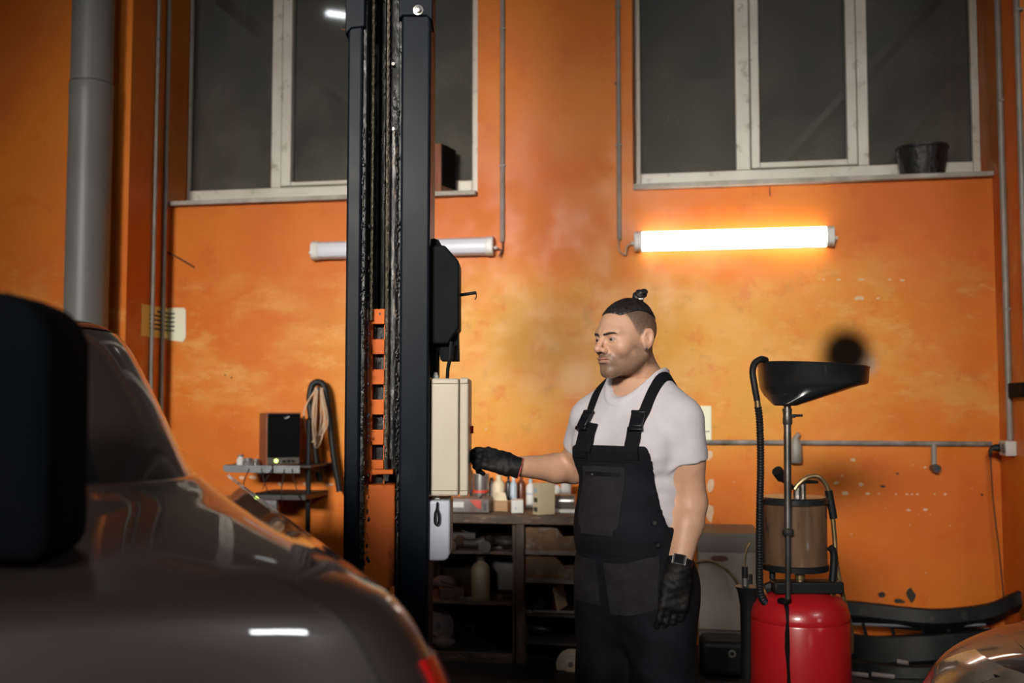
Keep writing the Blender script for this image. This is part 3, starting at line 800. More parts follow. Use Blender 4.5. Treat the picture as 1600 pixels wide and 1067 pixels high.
# hanging hoses
t = thing('rubber_hose', W(503, 600, 6.44), 'thick black rubber hose hung over a wall peg', 'hose')
o = t.location
pts = [W(500, 752, 6.38), W(494, 712, 6.38), W(487, 660, 6.38), W(484, 622, 6.39), W(488, 602, 6.40), W(496, 597, 6.41), W(505, 601, 6.41), W(511, 620, 6.41), W(516, 660, 6.42), W(522, 715, 6.42), W(531, 768, 6.42)]
MB().tube(smooth_path([p - o for p in pts]), 0.021, 12).build('loop', 'rubber', t, smooth=True)
MB().cyl(W(497, 607, WY) - o, W(497, 607, 6.33) - o, 0.008, n=8).build('peg', 'dark_steel', t)
t = thing('cable_coil', W(500, 640, 6.34), 'loose coil of pale cable hung with the black hose', 'cable')
o = t.location
for k, (x0, x1, y1) in enumerate([(475, 506, 690), (488, 508, 700), (494, 501, 695), (490, 512, 680)]):
    pts = [W(494 + k, 606, 6.36), W(x0, 645, 6.34), W((x0 + x1) / 2 - 4, y1, 6.33), W(x1, 660, 6.34), W(500 + k, 606, 6.36)]
    MB().tube(smooth_path([p - o for p in pts]), 0.005, 7).build('turn', 'pale_cable', t, smooth=True)
# ================================================================== LIFT POST
PD = 3.30
pc = C(603, 632, PD)
PB = cw(pc.x, PD, 0)


def lp(px, py, dv=0.0):
    q = C(px, py, PD + dv)
    return Vector((q.x - pc.x, dv, q.z))


def lx(px, dv=0.0): return lp(px, 632, dv).x
def lz(py, dv=0.0): return lp(603, py, dv).z


t = thing('lift_post', PB, 'tall black greasy steel lift post with an open channel in front of the wall', 'lift post', YAW)
xl, xr = lx(540), lx(670)
PT = 4.6
MB().mm((xl, 0.20, 0), (xr, 0.215, PT)).build('back_web', 'grease', t)
MB().mm((xl, 0.0, 0), (xl + 0.012, 0.205, PT)).build('side_plate', 'lift_black', t)
MB().mm((xr - 0.012, 0.0, 0), (xr, 0.205, PT)).build('side_plate', 'lift_black', t)
MB().mm((xl - 0.002, -0.012, 0), (lx(563), 0.012, PT)).build('channel_lip', 'lift_black', t, bevel=0.008, seg=3)
MB().mm((lx(624), -0.012, 0), (xr + 0.002, 0.012, PT)).build('channel_lip', 'lift_black', t, bevel=0.009, seg=3)
# greasy inner return edges
MB().mm((lx(562), 0.0, 0), (lx(569), 0.16, PT)).build('inner_return', 'grease', t, bevel=0.003)
MB().mm((lx(619.5), 0.004, 0), (lx(625), 0.03, PT)).build('inner_return', 'grease', t, bevel=0.003)
MB().mm((xl - 0.1, -0.1, 0), (xr + 0.1, 0.32, 0.02)).build('base_plate', 'lift_black', t)
# sleeves of the upper extension
zb = lz(50)
s_ = MB().prism([(xl - 0.010, PT), (xl - 0.010, lz(57)), (xl + 0.010, lz(47)), (lx(566), lz(45)), (lx(566), PT)], -0.019, 0.10, 'y').build('extension_sleeve', 'lift_black', t, bevel=0.004)
MB().tube([(xl - 0.008, 0.01, lz(42)), (xl - 0.026, 0.0, lz(42))], 0.009, 6).build('bolt', 'bolt_steel', s_)
s_ = MB().prism([(lx(620), PT), (lx(620), lz(33)), (lx(627), lz(28)), (lx(664), lz(28)), (xr + 0.008, lz(36)), (xr + 0.008, PT)], -0.022, 0.10, 'y').build('extension_sleeve', 'lift_black', t, bevel=0.004)
MB().lathe([(0.017, 0), (0.017, 0.003), (0.010, 0.004), (0.010, 0.012), (0.006, 0.013)], n=12).build('bolt', 'bolt_steel', s_, smooth=True)
b_ = s_.children[0]; b_.location = (lx(651), -0.022, lz(20)); b_.rotation_euler = (R(90), 0, 0)
for py in (11, 55, 146):
    p = lp(592, py, 0.19)
    MB().tube([(p.x, 0.20, p.z), (p.x, 0.188, p.z)], 0.008, 8).build('rivet', 'dark_steel', t)
p = lp(616, 104, 0.03)
MB().tube([(p.x, 0.03, p.z), (p.x, 0.0, p.z)], 0.006, 8).build('rivet', 'dark_steel', t)


def rope(x0, z0, z1, y, label=None):
    o = MB()
    n = int((z1 - z0) / 0.012)
    for s in range(3):
        ph = s * 2.094
        o.tube([(x0 + 0.0026 * math.cos(ph + k * 0.8), y + 0.0026 * math.sin(ph + k * 0.8), z0 + (z1 - z0) * k / n) for k in range(n + 1)], 0.0030, 5)
    return o.build('wire_rope', 'wire_rope', t, smooth=True)


rope(lx(578.5, 0.05), lz(500, 0.05), PT, 0.05)
rope(lx(603, 0.03), lz(745, 0.03), PT, 0.03)
# hydraulic ram, greasy, with its collar
x = lx(613, 0.07)
MB().cyl((x, 0.07, lz(735, 0.07)), (x, 0.07, lz(207, 0.07)), 0.017, n=20).build('hydraulic_ram', 'grease_rod', t, smooth=True)
MB().lathe([(0.017, 0), (0.020, 0.003), (0.020, 0.012), (0.017, 0.014)], (x, 0.07, lz(207, 0.07)), 20).build('ram_collar', 'bolt_steel', t, smooth=True)
MB().mm((lx(574, 0.1), 0.1, lz(760, 0.1)), (lx(588, 0.1), 0.115, PT)).build('inner_rail', 'grease_rod', t, bevel=0.004)
MB().mm((lx(590, 0.14), 0.14, 0), (lx(600, 0.14), 0.15, PT)).build('inner_rail', 'grease', t, bevel=0.004)
# grease lumps smeared on the edges
g = MB()
rnd = random.Random(9)
for k in range(420):
    px = rnd.choice([565, 567, 568, 620, 621, 573])
    py = rnd.uniform(150, 900)
    if px < 575 and 60 < py < 200: continue
    p = lp(px + rnd.uniform(-2, 2), py, 0.0)
    r_ = rnd.uniform(0.0015, 0.0042)
    yy = -0.004 if px < 570 or px > 618 else 0.03
    g.lathe([(r_ * 0.4, -r_ * 1.6), (r_, -r_ * 0.6), (r_, r_ * 0.8), (r_ * 0.3, r_ * 1.9)], (p.x, yy, p.z), 6)
gl = g.build('grease_lumps', 'grease', t, smooth=True); gl['kind'] = 'stuff'

# orange carriage with its safety ladder
t = thing('lift_carriage', PB + Vector((0, 0, 0)), 'orange lift carriage column with a notched safety ladder inside the black post', 'lift carriage', YAW)
zc = lz(757, 0.04)
MB().mm((lx(569, 0.03), 0.03, 0.25), (lx(618, 0.03), 0.13, zc)).build('carriage_body', 'lift_orange', t, bevel=0.005)
MB().mm((lx(568, 0.03), 0.05, zc - 0.02), (lx(576, 0.05), 0.10, lz(503, 0.05))).build('side_bar', 'lift_red_bar', t, bevel=0.003)
MB().tube([(lx(571.5, 0.05), 0.06, lz(503, 0.05)), (lx(571.5, 0.05), 0.06, lz(497)), (lx(571.5, 0.05), 0.06, lz(468))], [0.011, 0.008, 0.010], 12).build('bar_end', 'dark_steel', t, smooth=True)
MB().mm((lx(576.5, 0.06), 0.07, zc - 0.02), (lx(580.5, 0.06), 0.10, lz(482, 0.06))).build('ladder_rail', 'lift_orange', t)
MB().mm((lx(598.5, 0.06), 0.075, zc - 0.02), (lx(600.5, 0.06), 0.10, lz(482, 0.06))).build('ladder_rail', 'lift_orange', t)
MB().mm((lx(580, 0.06), 0.105, zc - 0.02), (lx(600, 0.06), 0.112, lz(482, 0.06))).build('ladder_back', 'grease', t)
for k in range(6):
    y0 = 482.5 + k * 47.2
    MB().mm((lx(580, 0.06), 0.066, lz(y0 + 23.5, 0.066)), (lx(599.5, 0.06), 0.104, lz(y0, 0.066))).build('ladder_rung', 'lift_orange', t, bevel=0.0015)
p = lp(593, 490, 0.06)
MB().cyl((p.x, 0.0665, p.z), (p.x, 0.0645, p.z), 0.0035, n=8).build('hole', 'seal', t)
bp = MB().mm((lx(584, 0.02), 0.0, lz(741)), (lx(616, 0.02), 0.06, lz(734))).build('rope_bracket', 'lift_orange', t, bevel=0.002)
MB().cyl((lx(603), 0.02, lz(745)), (lx(603), 0.02, lz(737)), 0.011, n=6).build('nut', 'bolt_steel', bp)
MB().cyl((lx(603), 0.02, lz(752)), (lx(603), 0.02, lz(745)), 0.009, n=6).build('nut', 'bolt_steel', bp)
MB().cyl((lx(603), 0.02, lz(736)), (lx(603), 0.02, lz(715)), 0.006, n=8).build('threaded_rod', 'dark_steel', bp)
MB().mm((lx(609.5), 0.005, lz(955)), (lx(618), 0.04, lz(917))).build('stop_tab', 'lift_orange', t, bevel=0.003)

# motor cover
t = thing('motor_cover', PB + cw(xr, 0.03, lz(560)) - Vector((0, 0, 0)), 'black eight-sided cover of the lift drive above the beige control box', 'cover', YAW)
o = Vector((xr, 0.03, lz(560)))
oct_ = [(671, 383), (695, 383), (717, 408), (717, 512), (700, 537), (671, 537)]
poly = [(lp(a, b, 0.03).x - o.x, lp(a, b, 0.03).z - o.z) for a, b in oct_]
MB().prism(poly, 0.0, 0.16, 'y').build('shell', 'cover_black', t, bevel=0.006)
poly = [(lp(a, b, 0.05).x - o.x, lp(a, b, 0.05).z - o.z) for a, b in [(672, 386), (672, 373), (678, 371), (685, 374), (692, 386)]]
MB().prism(poly, 0.03, 0.12, 'y').build('cap', 'cover_black', t, bevel=0.004)
poly = [(lp(a, b, 0.06).x - o.x, lp(a, b, 0.06).z - o.z) for a, b in [(688, 563), (685, 548), (690, 536), (715, 514), (716, 563)]]
MB().prism(poly, 0.04, 0.14, 'y').build('bracket', 'cover_black', t, bevel=0.003)
poly = [(lp(a, b, 0.06).x - o.x, lp(a, b, 0.06).z - o.z) for a, b in [(671, 589), (671, 536), (690, 536), (684, 552), (684, 589)]]
MB().prism(poly, 0.05, 0.12, 'y').build('bracket', 'cover_black', t, bevel=0.003)
a = lp(715, 460, 0.08) - o; b = lp(744, 455.5, 0.08) - o
rd = MB().cyl((a.x, 0.08, a.z), (b.x, 0.08, b.z), 0.0055, n=10).build('release_rod', 'rubber', t, smooth=True)
MB().tube([(b.x - 0.002, 0.08, b.z), (b.x, 0.08, b.z - 0.014), (b.x - 0.005, 0.08, b.z - 0.024)], 0.0018, 5).build('wire_tail', 'black_wire', rd)
pts = [lp(705, 534, 0.03), lp(703, 560, 0.03), lp(700, 575, 0.04), lp(699, 592, 0.05)]
MB().tube(smooth_path([p - o for p in pts]), 0.006, 8).build('cable', 'rubber', t, smooth=True)

# beige control box
t = thing('control_box', PB + cw(xr, 0.02, lz(775)), 'beige control box on the side of the lift post', 'control box', YAW)
o = Vector((xr, 0.02, lz(775, 0.02)))
t.location.z = o.z
z1 = lz(591, 0.02) - o.z
X = lambda px: lp(px, 680, 0.02).x - o.x
MB().mm((X(672.5), 0, 0), (X(717), 0.26, z1)).build('housing', 'box_beige', t, bevel=0.006)
lid = MB().mm((X(718), -0.001, -0.002), (X(732), 0.262, z1 + 0.002)).build('lid', 'box_beige', t, bevel=0.006)
for z in (0.016, z1 - 0.018):
    MB().mm((X(672.2), -0.0012, z), (X(731.5), 0.001, z + 0.0022)).build('seam', 'seam_brown', t)
MB().mm((X(715.5), -0.0012, 0.004), (X(716.5), 0.001, z1 - 0.004)).build('seam', 'seam_brown', t)
for z in (0.006, z1 - 0.012):
    MB().mm((X(718.5), -0.0045, z - 0.004), (X(731), 0.0, z + 0.010)).build('lid_lug', 'box_beige', lid, bevel=0.002)
for px, py, zz in ((678, 585, z1), (681, 779, -0.02)):
    MB().lathe([(0.011, 0.0), (0.011, 0.010), (0.007, 0.014), (0.007, 0.02)], (X(px), 0.05, zz), 12).build('cable_gland', 'white_plastic', t, smooth=True)
for py, m in ((715, 'bolt_steel'), (672, 'tail_red')):
    z = lz(py, 0.1) - o.z
    MB().tube([(X(731.5), 0.15, z), (X(731.5) + 0.012, 0.15, z)], 0.013, 14).build('push_button', m, lid, smooth=True)
p = lp(684, 800, 0.02) - o
MB().tube(smooth_path([(X(681), 0.05, -0.015), (X(684), 0.02, -0.03), (X(685), 0.0, -0.05)]), 0.004, 8).build('cable', 'rubber', t, smooth=True)
# black clip hanging from the box
tk = thing('cable_clip', PB + cw(lx(683, 0), -0.005, lz(820, 0)), 'small black clip hanging below the control box', 'clip', YAW)
pts = [(0, 0, 0.05), (0.006, 0, 0.035), (0.007, 0, 0.012), (0, 0, 0.0), (-0.006, 0, 0.012), (-0.005, 0, 0.035), (0, 0, 0.05), (0.002, 0.01, 0.07)]
MB().tube(smooth_path(pts), 0.0035, 6).build('ring', 'rubber', tk, smooth=True)
# canister
t = thing('fluid_canister', PB + cw(lx(688, 0.06), 0.06, lz(873, 0.06)), 'translucent pale blue plastic fluid canister below the control box', 'canister', YAW)
hw = (lx(705.5, 0.02) - lx(671, 0.02)) / 2; hz_ = lz(778) - lz(873)
prof = [(-hw, 0.0), (hw - 0.02, 0.0), (hw - 0.006, 0.006), (hw, 0.022), (hw + 0.001, hz_), (-hw, hz_)]
MB().prism(prof, -0.05, 0.12, 'y').build('tank', 'canister', t, bevel=0.008, seg=3)
MB().mm((-hw, 0.12, hz_ * 0.5), (hw * 0.5, 0.13, hz_ * 0.6)).build('mounting_strap', 'cover_black', t)

# ================================================================== WORKBENCH
BY = 5.85
zt = W(760, 803, BY).z
bx0, bx1 = W(640, 803, BY).x, W(1072, 803, BY).x
bc = (bx0 + bx1) / 2
t = thing('workbench', (bc, BY, 0), 'old wooden workbench with open shelves behind the mechanic', 'workbench')
bl = lambda px, py=850, dy=0.0: W(px, py, BY + dy).x - bc
bz = lambda py, dy=0.0: W(780, py, BY + dy).z
h = (bx1 - bx0) / 2
th = zt - bz(818)
n = 5
for k in range(n):
    y0 = -0.02 + k * 0.62 / n
    MB().mm((-h, y0, zt - th), (h, y0 + 0.62 / n - 0.004, zt - (0.0 if k % 2 else 0.003))).build('top_plank', 'bench_wood', t, bevel=0.005)
for px0, px1 in ((806, 819), (799.5, 805)):
    MB().mm((bl(px0), 0.0 if px0 > 803 else 0.02, 0), (bl(px1), 0.06, zt - th)).build('post', 'bench_wood_v', t, bevel=0.004)
MB().mm((-h, 0, 0), (-h + 0.05, 0.06, zt - th)).build('post', 'bench_wood_v', t, bevel=0.004)
MB().mm((h - 0.05, 0, 0), (h, 0.06, zt - th)).build('post', 'bench_wood_v', t, bevel=0.004)
for x in (-h, h - 0.05): MB().mm((x, 0.54, 0), (x + 0.05, 0.6, zt - th)).build('post', 'bench_wood_v', t, bevel=0.004)
MB().mm((bl(812) - 0.02, 0.06, 0), (bl(812) + 0.02, 0.58, zt - th)).build('partition', 'bench_dark', t)
MB().mm((-h + 0.01, 0.58, 0.05), (h - 0.01, 0.595, zt - th)).build('back_panel', 'bench_dark', t)
zsL = [bz(863), bz(943), bz(1022)]
for z in zsL:
    MB().mm((-h + 0.05, 0.03, z - 0.018), (bl(799), 0.575, z)).build('shelf', 'bench_wood' if z > zsL[-1] else 'bench_dark', t, bevel=0.003)
MB().mm((-h + 0.05, 0.01, zsL[2] - 0.06), (bl(799), 0.03, zsL[2])).build('kick_board', 'bench_wood', t, bevel=0.003)
zsR = [bz(959), bz(1003)]
for z in zsR:
    MB().mm((bl(820), 0.03, z - 0.015), (h - 0.05, 0.575, z)).build('shelf', 'bench_dark', t, bevel=0.003)


def drawer(py0, py1, px0, px1, mat, label):
    z1, z0 = bz(py0), bz(py1)
    a, b = bl(px0), bl(px1)
    d = MB()
    w = b - a; hh_ = z1 - z0
    poly = [(a, z0), (b, z0), (b, z1), (b - w * .08, z1), (b - w * .14, z1 - hh_ * .28), (a + w * .62, z1 - hh_ * .32), (a + w * .5, z1), (a, z1)]
    dr = MB().prism(poly, 0.004, 0.022, 'y').build('drawer', mat, t, bevel=0.004)
    dr['label'] = label
    MB().mm((a, 0.02, z0), (a + 0.012, 0.5, z1 - 0.01)).build('drawer_side', 'drawer_grey', dr)
    MB().mm((b - 0.012, 0.02, z0), (b, 0.5, z1 - 0.01)).build('drawer_side', 'drawer_grey', dr)
    MB().mm((a + 0.012, 0.02, z0), (b - 0.012, 0.5, z0 + 0.01)).build('drawer_bottom', 'drawer_grey', dr)
    MB().mm((a, -0.004, z0 - 0.004), (b, 0.006, z0 + 0.022)).build('bottom_strip', 'drawer_grey', dr, bevel=0.002)


drawer(823, 864, 821, 917, 'rusty', 'upper rusty drawer with a scooped front')
drawer(868, 908, 821, 917, 'rusty', 'lower rusty drawer with a scooped front')
drawer(823, 864, 922, 1018, 'rusty', 'rusty drawer hidden behind the mechanic')
drawer(868, 908, 922, 1018, 'rusty', 'lower rusty drawer hidden behind the mechanic')

# ---- things on the bench top
def at_bench(px, dy): return Vector((W(px, 800, BY + dy).x, BY + dy, zt))


def bw(px0, px1, dy): return W(px1, 790, BY + dy).x - W(px0, 790, BY + dy).x
def bh(py0, py1, dy): return W(800, py0, BY + dy).z - W(800, py1, BY + dy).z


w = bw(703, 766, 0.1)
t = thing('metal_case', at_bench(735, 0.12), 'grey metal case with a red label on the bench beside the control box', 'case', R(4))
MB().mm((-w / 2, -0.07, 0), (w / 2, 0.09, bh(776, 798, .1))).build('case_body', 'drawer_grey', t, bevel=0.006)
MB().prism([(w * .02, bh(778, 798, .1)), (w * .30, bh(778, 798, .1)), (w * .30, 0.02), (w * .2, 0.03), (w * .12, bh(785, 798, .1))], -0.074, -0.0705, 'y').build('red_label', 'red_print', t)
MB().mm((-w * .42, -0.074, 0.03), (-w * .12, -0.0705, bh(781, 798, .1))).build('grey_label', 'white_plastic', t)
MB().mm((w * .36, -0.076, 0.015), (w * .42, -0.0705, bh(783, 798, .1))).build('latch', 'dark_steel', t)
zcase = bh(776, 798, .1)
MB().tube(smooth_path([(w * .25, -.05, zcase), (w * .33, -.06, zcase + .02), (w * .42, -.05, zcase + .03), (w * .5, -.02, zcase + .045)]), 0.005, 6).build('handle', 'dark_steel', t, smooth=True)


def can(px0, px1, py0, dy, mat, label, name='paint_can', band=None, zbase=0.0, cap=None):
    r = bw(px0, px1, dy) / 2
    p = at_bench((px0 + px1) / 2, dy); p.z += zbase
    hh_ = W((px0 + px1) / 2, py0, BY + dy).z - p.z
    t = thing(name, p, label, name.replace('_', ' ').split()[-1])
    if cap:
        MB().lathe([(r * .92, 0), (r, 0.01), (r, hh_ * .72), (r * .75, hh_ * .8), (r * .4, hh_ * .85), (r * .4, hh_ * .88)], n=20).build('bottle_body', mat, t, smooth=True)
        MB().lathe([(r * .45, hh_ * .88), (r * .45, hh_)], n=16).build('cap', cap, t, smooth=True)
    else:
        MB().lathe([(r * .96, 0), (r, 0.008), (r, hh_ - 0.012), (r * 1.03, hh_ - 0.010), (r * 1.03, hh_), (r * .9, hh_), (r * .88, hh_ - .008)], n=24).build('can_body', mat, t, smooth=True)
    if band: MB().lathe([(r * 1.006, hh_ * .45), (r * 1.006, hh_ * .53)], n=24).build('label_band', band, t, smooth=True)
    return t


can(739, 764, 740, 0.35, 'tin', 'silver tin with a red band on the bench near the control box', band='red_print')
can(761, 775, 746, 0.42, 'junk_grey', 'narrow dull grey can right of the silver tin', 'spray_can', cap='junk_dark')
can(733, 741, 735, 0.46, 'dark_bottle', 'dark bottle half behind the silver tin', 'dark_bottle', cap='rubber')
can(770, 789, 742, 0.40, 'cream', 'cream plastic bottle below the mechanic\'s glove', 'oil_bottle', cap='cream')
can(790, 799, 742, 0.40, 'dark_bottle', 'slim black bottle below the mechanic\'s glove', 'oil_bottle', cap='rubber')
can(797, 808, 744, 0.36, 'pale_blue', 'pale blue spray can below the mechanic\'s wrist', 'spray_can', cap='white_box')
can(808, 821, 742, 0.44, 'brown_bottle', 'dark brown bottle below the mechanic\'s wrist', 'oil_bottle', cap='brown_bottle')
can(822, 836, 748, 0.40, 'white_box', 'white and blue bottle left of the tall carton', 'spray_can', band='pale_blue', cap='pale_blue')
can(864, 876, 752, 0.42, 'white_box', 'white bottle with a red cap right of the tall carton', 'oil_bottle', band='red_print', cap='red_print')
can(876, 893, 752, 0.44, 'white_box', 'wide white tub with a yellowish label behind the lying tin', 'plastic_tub', band='cream')
# cartons
t = thing('carton_box', at_bench(783, 0.22), 'open brown cardboard carton on the bench', 'carton', R(-8))
w = bw(769, 800, .22); hh_ = bh(785, 800, .2)
MB().mm((-w / 2, -.06, 0), (w / 2, .06, hh_)).build('tray', 'carton', t, bevel=0.002)
MB().prism([(-w * .5, hh_), (w * .30, hh_), (w * .22, hh_ + .045), (-w * .36, hh_ + .05)], -0.0, 0.004, 'y').build('flap', 'cream', t)
t = thing('small_box', at_bench(808, 0.12), 'small white box with a blue mark lying on the bench', 'box', R(12))
w = bw(799, 817, .12)
MB().mm((-w / 2, -.04, 0), (w / 2, .05, bh(780, 800, .12))).build('box_body', 'white_box', t, bevel=0.002)
MB().mm((-w * .2, -.0415, .02), (-w * .08, -.0402, .035)).build('printed_mark', 'pale_blue', t)
t = thing('tall_carton', at_bench(850, 0.04), 'tall beige carton with small printed pictures standing on the bench edge', 'carton', R(38))
hh_ = bh(757, 806, .04)
MB().mm((-.055, -.03, 0), (.055, .03, hh_)).build('carton_body', 'cream', t, bevel=0.002)
for k, m in enumerate(('junk_dark', 'ink', 'pale_blue')):
    MB().mm((-.0562, -.02, hh_ * (.10 + .3 * k)), (-.0552, .018, hh_ * (.24 + .3 * k))).build('printed_picture', m, t)
t = thing('lying_tin', at_bench(882, 0.18), 'shiny tin lying on its side on the bench by the mechanic', 'tin', R(0))
r = bh(770, 792, .18) / 2
MB().tube([(-.07, 0, r + .022), (-.066, 0, r + .022), (.06, 0, r + .022), (.064, 0, r + .022)], [r * 1.03, r, r, r * 1.03], 22).build('can_body', 'tin', t, smooth=True)
MB().mm((-.08, -.05, 0), (.09, .06, .02)).build('tray', 'white_box', t, bevel=0.003)
t = thing('putty_knife', at_bench(850, 0.30), 'thin steel putty knife leaning behind the tall carton', 'tool', 0)
MB().cyl((-.03, 0, 0.003), (.03, .12, .1), 0.004, n=6).build('blade', 'dark_steel', t)
MB().cyl((.03, .12, .1), (.055, .17, .14), 0.008, n=8).build('grip', 'junk_dark', t)

# ---- clutter on the shelves: each its own thing
rn = random.Random(21)


def clutter(px, z, dy, kind, mat, size, rz, label):
    t = thing(kind, (W(px, 900, BY + dy).x, BY + dy, z), label, kind.split('_')[-1], rz)
    s = size
    if kind == 'spray_bottle':
        MB().lathe([(s * .2, 0), (s * .22, .01), (s * .22, s * .72), (s * .16, s * .82), (s * .09, s * .86), (s * .09, s * .9)], n=16).build('bottle_body', mat, t, smooth=True)
        MB().lathe([(s * .11, s * .9), (s * .11, s)], n=12).build('cap', 'junk_dark', t, smooth=True)
    elif kind == 'wrench_tool':
        MB().mm((-s * .5, -.012, 0), (s * .5, .012, .012)).build('shank', mat, t, bevel=0.003)
        for q in (-1, 1):
            MB().lathe([(.03, 0), (.03, .016), (.015, .016), (.015, 0.0)], (q * s * .5, 0, 0), 12).build('ring_end', mat, t, smooth=True)
    elif kind == 'pipe_piece':
        MB().tube([(-s * .5, -.02, .03), (-s * .2, 0, .03), (s * .2, 0, .032), (s * .5, .03, .05)], .028, 12).build('bend', mat, t, smooth=True)
        MB().tube([(-s * .5, -.02, .03), (-s * .46, -.017, .03)], .036, 12).build('flange', mat, t, smooth=True)
    elif kind == 'parts_box':
        MB().mm((-s * .5, -s * .3, 0), (s * .5, s * .3, s * .45)).build('tray', mat, t, bevel=0.004)
        M_ = Matrix.Rotation(R(20), 3, 'Y')
        MB().box((0, 0, s * .52), (s * .9, s * .5, .006), M=M_).build('flap', mat, t)
    elif kind == 'brake_disc':
        M_ = Matrix.Rotation(R(75), 3, 'X')
        pr = MB().lathe([(s * .5, 0), (s * .5, .02), (s * .28, .02), (s * .26, .05), (s * .1, .05)], n=28)
        pr.v = [tuple(M_ @ Vector(v) + Vector((0, 0, s * .5))) for v in pr.v]
        pr.build('disc', mat, t, smooth=True)
        pr = MB().lathe([(s * .09, .045), (s * .09, .055)], n=16)
        pr.v = [tuple(M_ @ Vector(v) + Vector((0, 0, s * .5))) for v in pr.v]
        pr.build('hub', 'junk_dark', t, smooth=True)
    elif kind == 'oily_rag':
        rg = []
        for i in range(6):
            f = i / 5
            rr = s * .5 * math.sin(math.pi * (0.12 + .8 * (1 - f))) + .002
            rg.append([Vector((math.cos(a) * rr * (1 + .25 * math.sin(3 * a + i)), math.sin(a) * rr * (.7 + .2 * math.cos(2 * a + i)), f * s * .6)) for a in [2 * math.pi * k / 14 for k in range(14)]])
        MB().rings(rg).build('cloth', mat, t, smooth=True, angle=80)
    elif kind == 'leaning_board':
        M_ = Matrix.Rotation(R(-12), 3, 'X')
        MB().box((0, .05, s * .5 + .012), (s * 1.3, .014, s), M=M_).build('panel', mat, t, bevel=0.003)
    return t


clutter(751, zsL[1], 0.10, 'spray_bottle', 'tan_bottle', 0.25, 0, 'tan bottle standing on the middle bench shelf')
clutter(705, zsL[1], 0.12, 'parts_box', 'junk_rust', 0.14, R(20), 'brown parts carton behind the lift post on the middle bench shelf')
clutter(722, zsL[1], 0.10, 'wrench_tool', 'junk_grey', 0.12, R(-25), 'grey spanner on the middle bench shelf left of the tan bottle')
clutter(770, zsL[1], 0.15, 'wrench_tool', 'junk_rust', 0.10, R(30), 'rusty spanner right of the tan bottle')
clutter(785, zsL[1], 0.3, 'leaning_board', 'junk_dark', 0.22, 0, 'dark board leaning at the back of the middle bench shelf')
clutter(695, zsL[1], 0.3, 'oily_rag', 'junk_rag', 0.16, 0, 'oily rag at the left back of the middle bench shelf')
clutter(712, zsL[0], 0.08, 'pipe_piece', 'junk_rust', 0.14, R(60), 'rusty pipe bend on the top bench shelf, nearest the canister')
clutter(735, zsL[0], 0.12, 'pipe_piece', 'junk_dark', 0.16, R(-20), 'dark pipe bend in the middle of the top bench shelf')
clutter(762, zsL[0], 0.07, 'pipe_piece', 'junk_dark', 0.16, R(75), 'dark pipe bend under the worktop, end facing out')
clutter(775, zsL[0] + 0.0, 0.16, 'wrench_tool', 'junk_grey', 0.16, R(14), 'bright spanner on the top bench shelf')
clutter(792, zsL[0], 0.14, 'oily_rag', 'junk_dark', 0.13, 0, 'black crumpled rag at the right end of the top bench shelf')
clutter(722, zsL[0], 0.3, 'parts_box', 'junk_dark', 0.17, R(8), 'dark parts box at the back of the top bench shelf')
clutter(680, zsL[2], 0.14, 'brake_disc', 'junk_rag', 0.22, R(35), 'dull brake disc on the bottom bench shelf beside the lift post')
clutter(692, zsL[2], 0.06, 'oily_rag', 'junk_rag', 0.13, R(30), 'pale crumpled rag on the bottom bench shelf')
clutter(715, zsL[2], 0.3, 'parts_box', 'junk_dark', 0.25, R(-6), 'large dark box at the back of the bottom bench shelf')
clutter(865, zsR[0], 0.09, 'wrench_tool', 'junk_grey', 0.28, R(3), 'long grey spanner on the shelf under the rusty drawers')
clutter(866, zsR[0], 0.2, 'spray_bottle', 'red_print', 0.06, 0, 'small red bottle cap on the shelf under the rusty drawers')
clutter(838, zsR[0], 0.12, 'pipe_piece', 'junk_dark', 0.12, R(35), 'small dark pipe piece on the shelf under the rusty drawers')
clutter(888, zsR[0], 0.15, 'leaning_board', 'carton', 0.13, R(80), 'brown board edge standing next to the mechanic\'s hip')
clutter(893, zsR[1] - 0.18, 0.0 - 0.06, 'brake_disc', 'tan_bottle', 0.17, R(0), 'tan round disc leaning at the bench foot beside the mechanic')
clutter(840, zsR[1], 0.2, 'oily_rag', 'junk_dark', 0.14, 0, 'black rag on the lowest right bench shelf')

# ================================================================== BEIGE CABINET behind the man
ay = 6.0
a = W(1090, 900, ay).x; b = W(1186, 900, ay).x
za = W(1130, 833, ay).z
t = thing('beige_cabinet', ((a + b) / 2, ay, 0), 'stained beige metal cabinet between the mechanic and the oil drainer', 'cabinet')
hw = (b - a) / 2; zband = W(1130, 862, ay).z; zlow = W(1130, 985, ay).z
MB().mm((-hw, 0.01, 0.0), (hw, 0.46, za)).build('carcass', 'appliance_top', t, bevel=0.006)
MB().mm((-hw, -0.012, zlow), (hw, 0.0095, zband - 0.003)).build('door', 'appliance', t, bevel=0.01)
d_ = t.children[-1]
q = W(1124, 872, ay)
MB().prism([(q.x - (a + b) / 2 + .05 * math.cos(k * .5236) * (1 if abs(math.cos(k * .5236)) < .9 else 1), q.z + .017 * math.sin(k * .5236)) for k in range(12)], -0.016, -0.0125, 'y').build('handle_recess', 'brown_bottle', d_)
MB().mm((-hw, -0.004, 0.10), (hw, 0.0095, W(1130, 1018, ay).z)).build('lower_drawer', 'appliance_top', t, bevel=0.008)
t2 = thing('tool_bag', ((a + b) / 2, ay - 0.16, W(1130, 1018, ay).z - 0.0), 'black tool bag in front of the beige cabinet with a bright buckle', 'bag')
t2.location.z = 0
zz = W(1130, 985, ay - .16).z
MB().mm((-hw * .98, -.1, 0), (hw * .5, .12, zz - .03)).build('bag_body', 'rubber', t2, bevel=0.04, seg=4)
MB().lathe([(.02, 0), (.02, .008), (.012, .008), (.012, 0)], (0, 0, 0), 14).build('buckle', 'bolt_steel', t2, smooth=True)
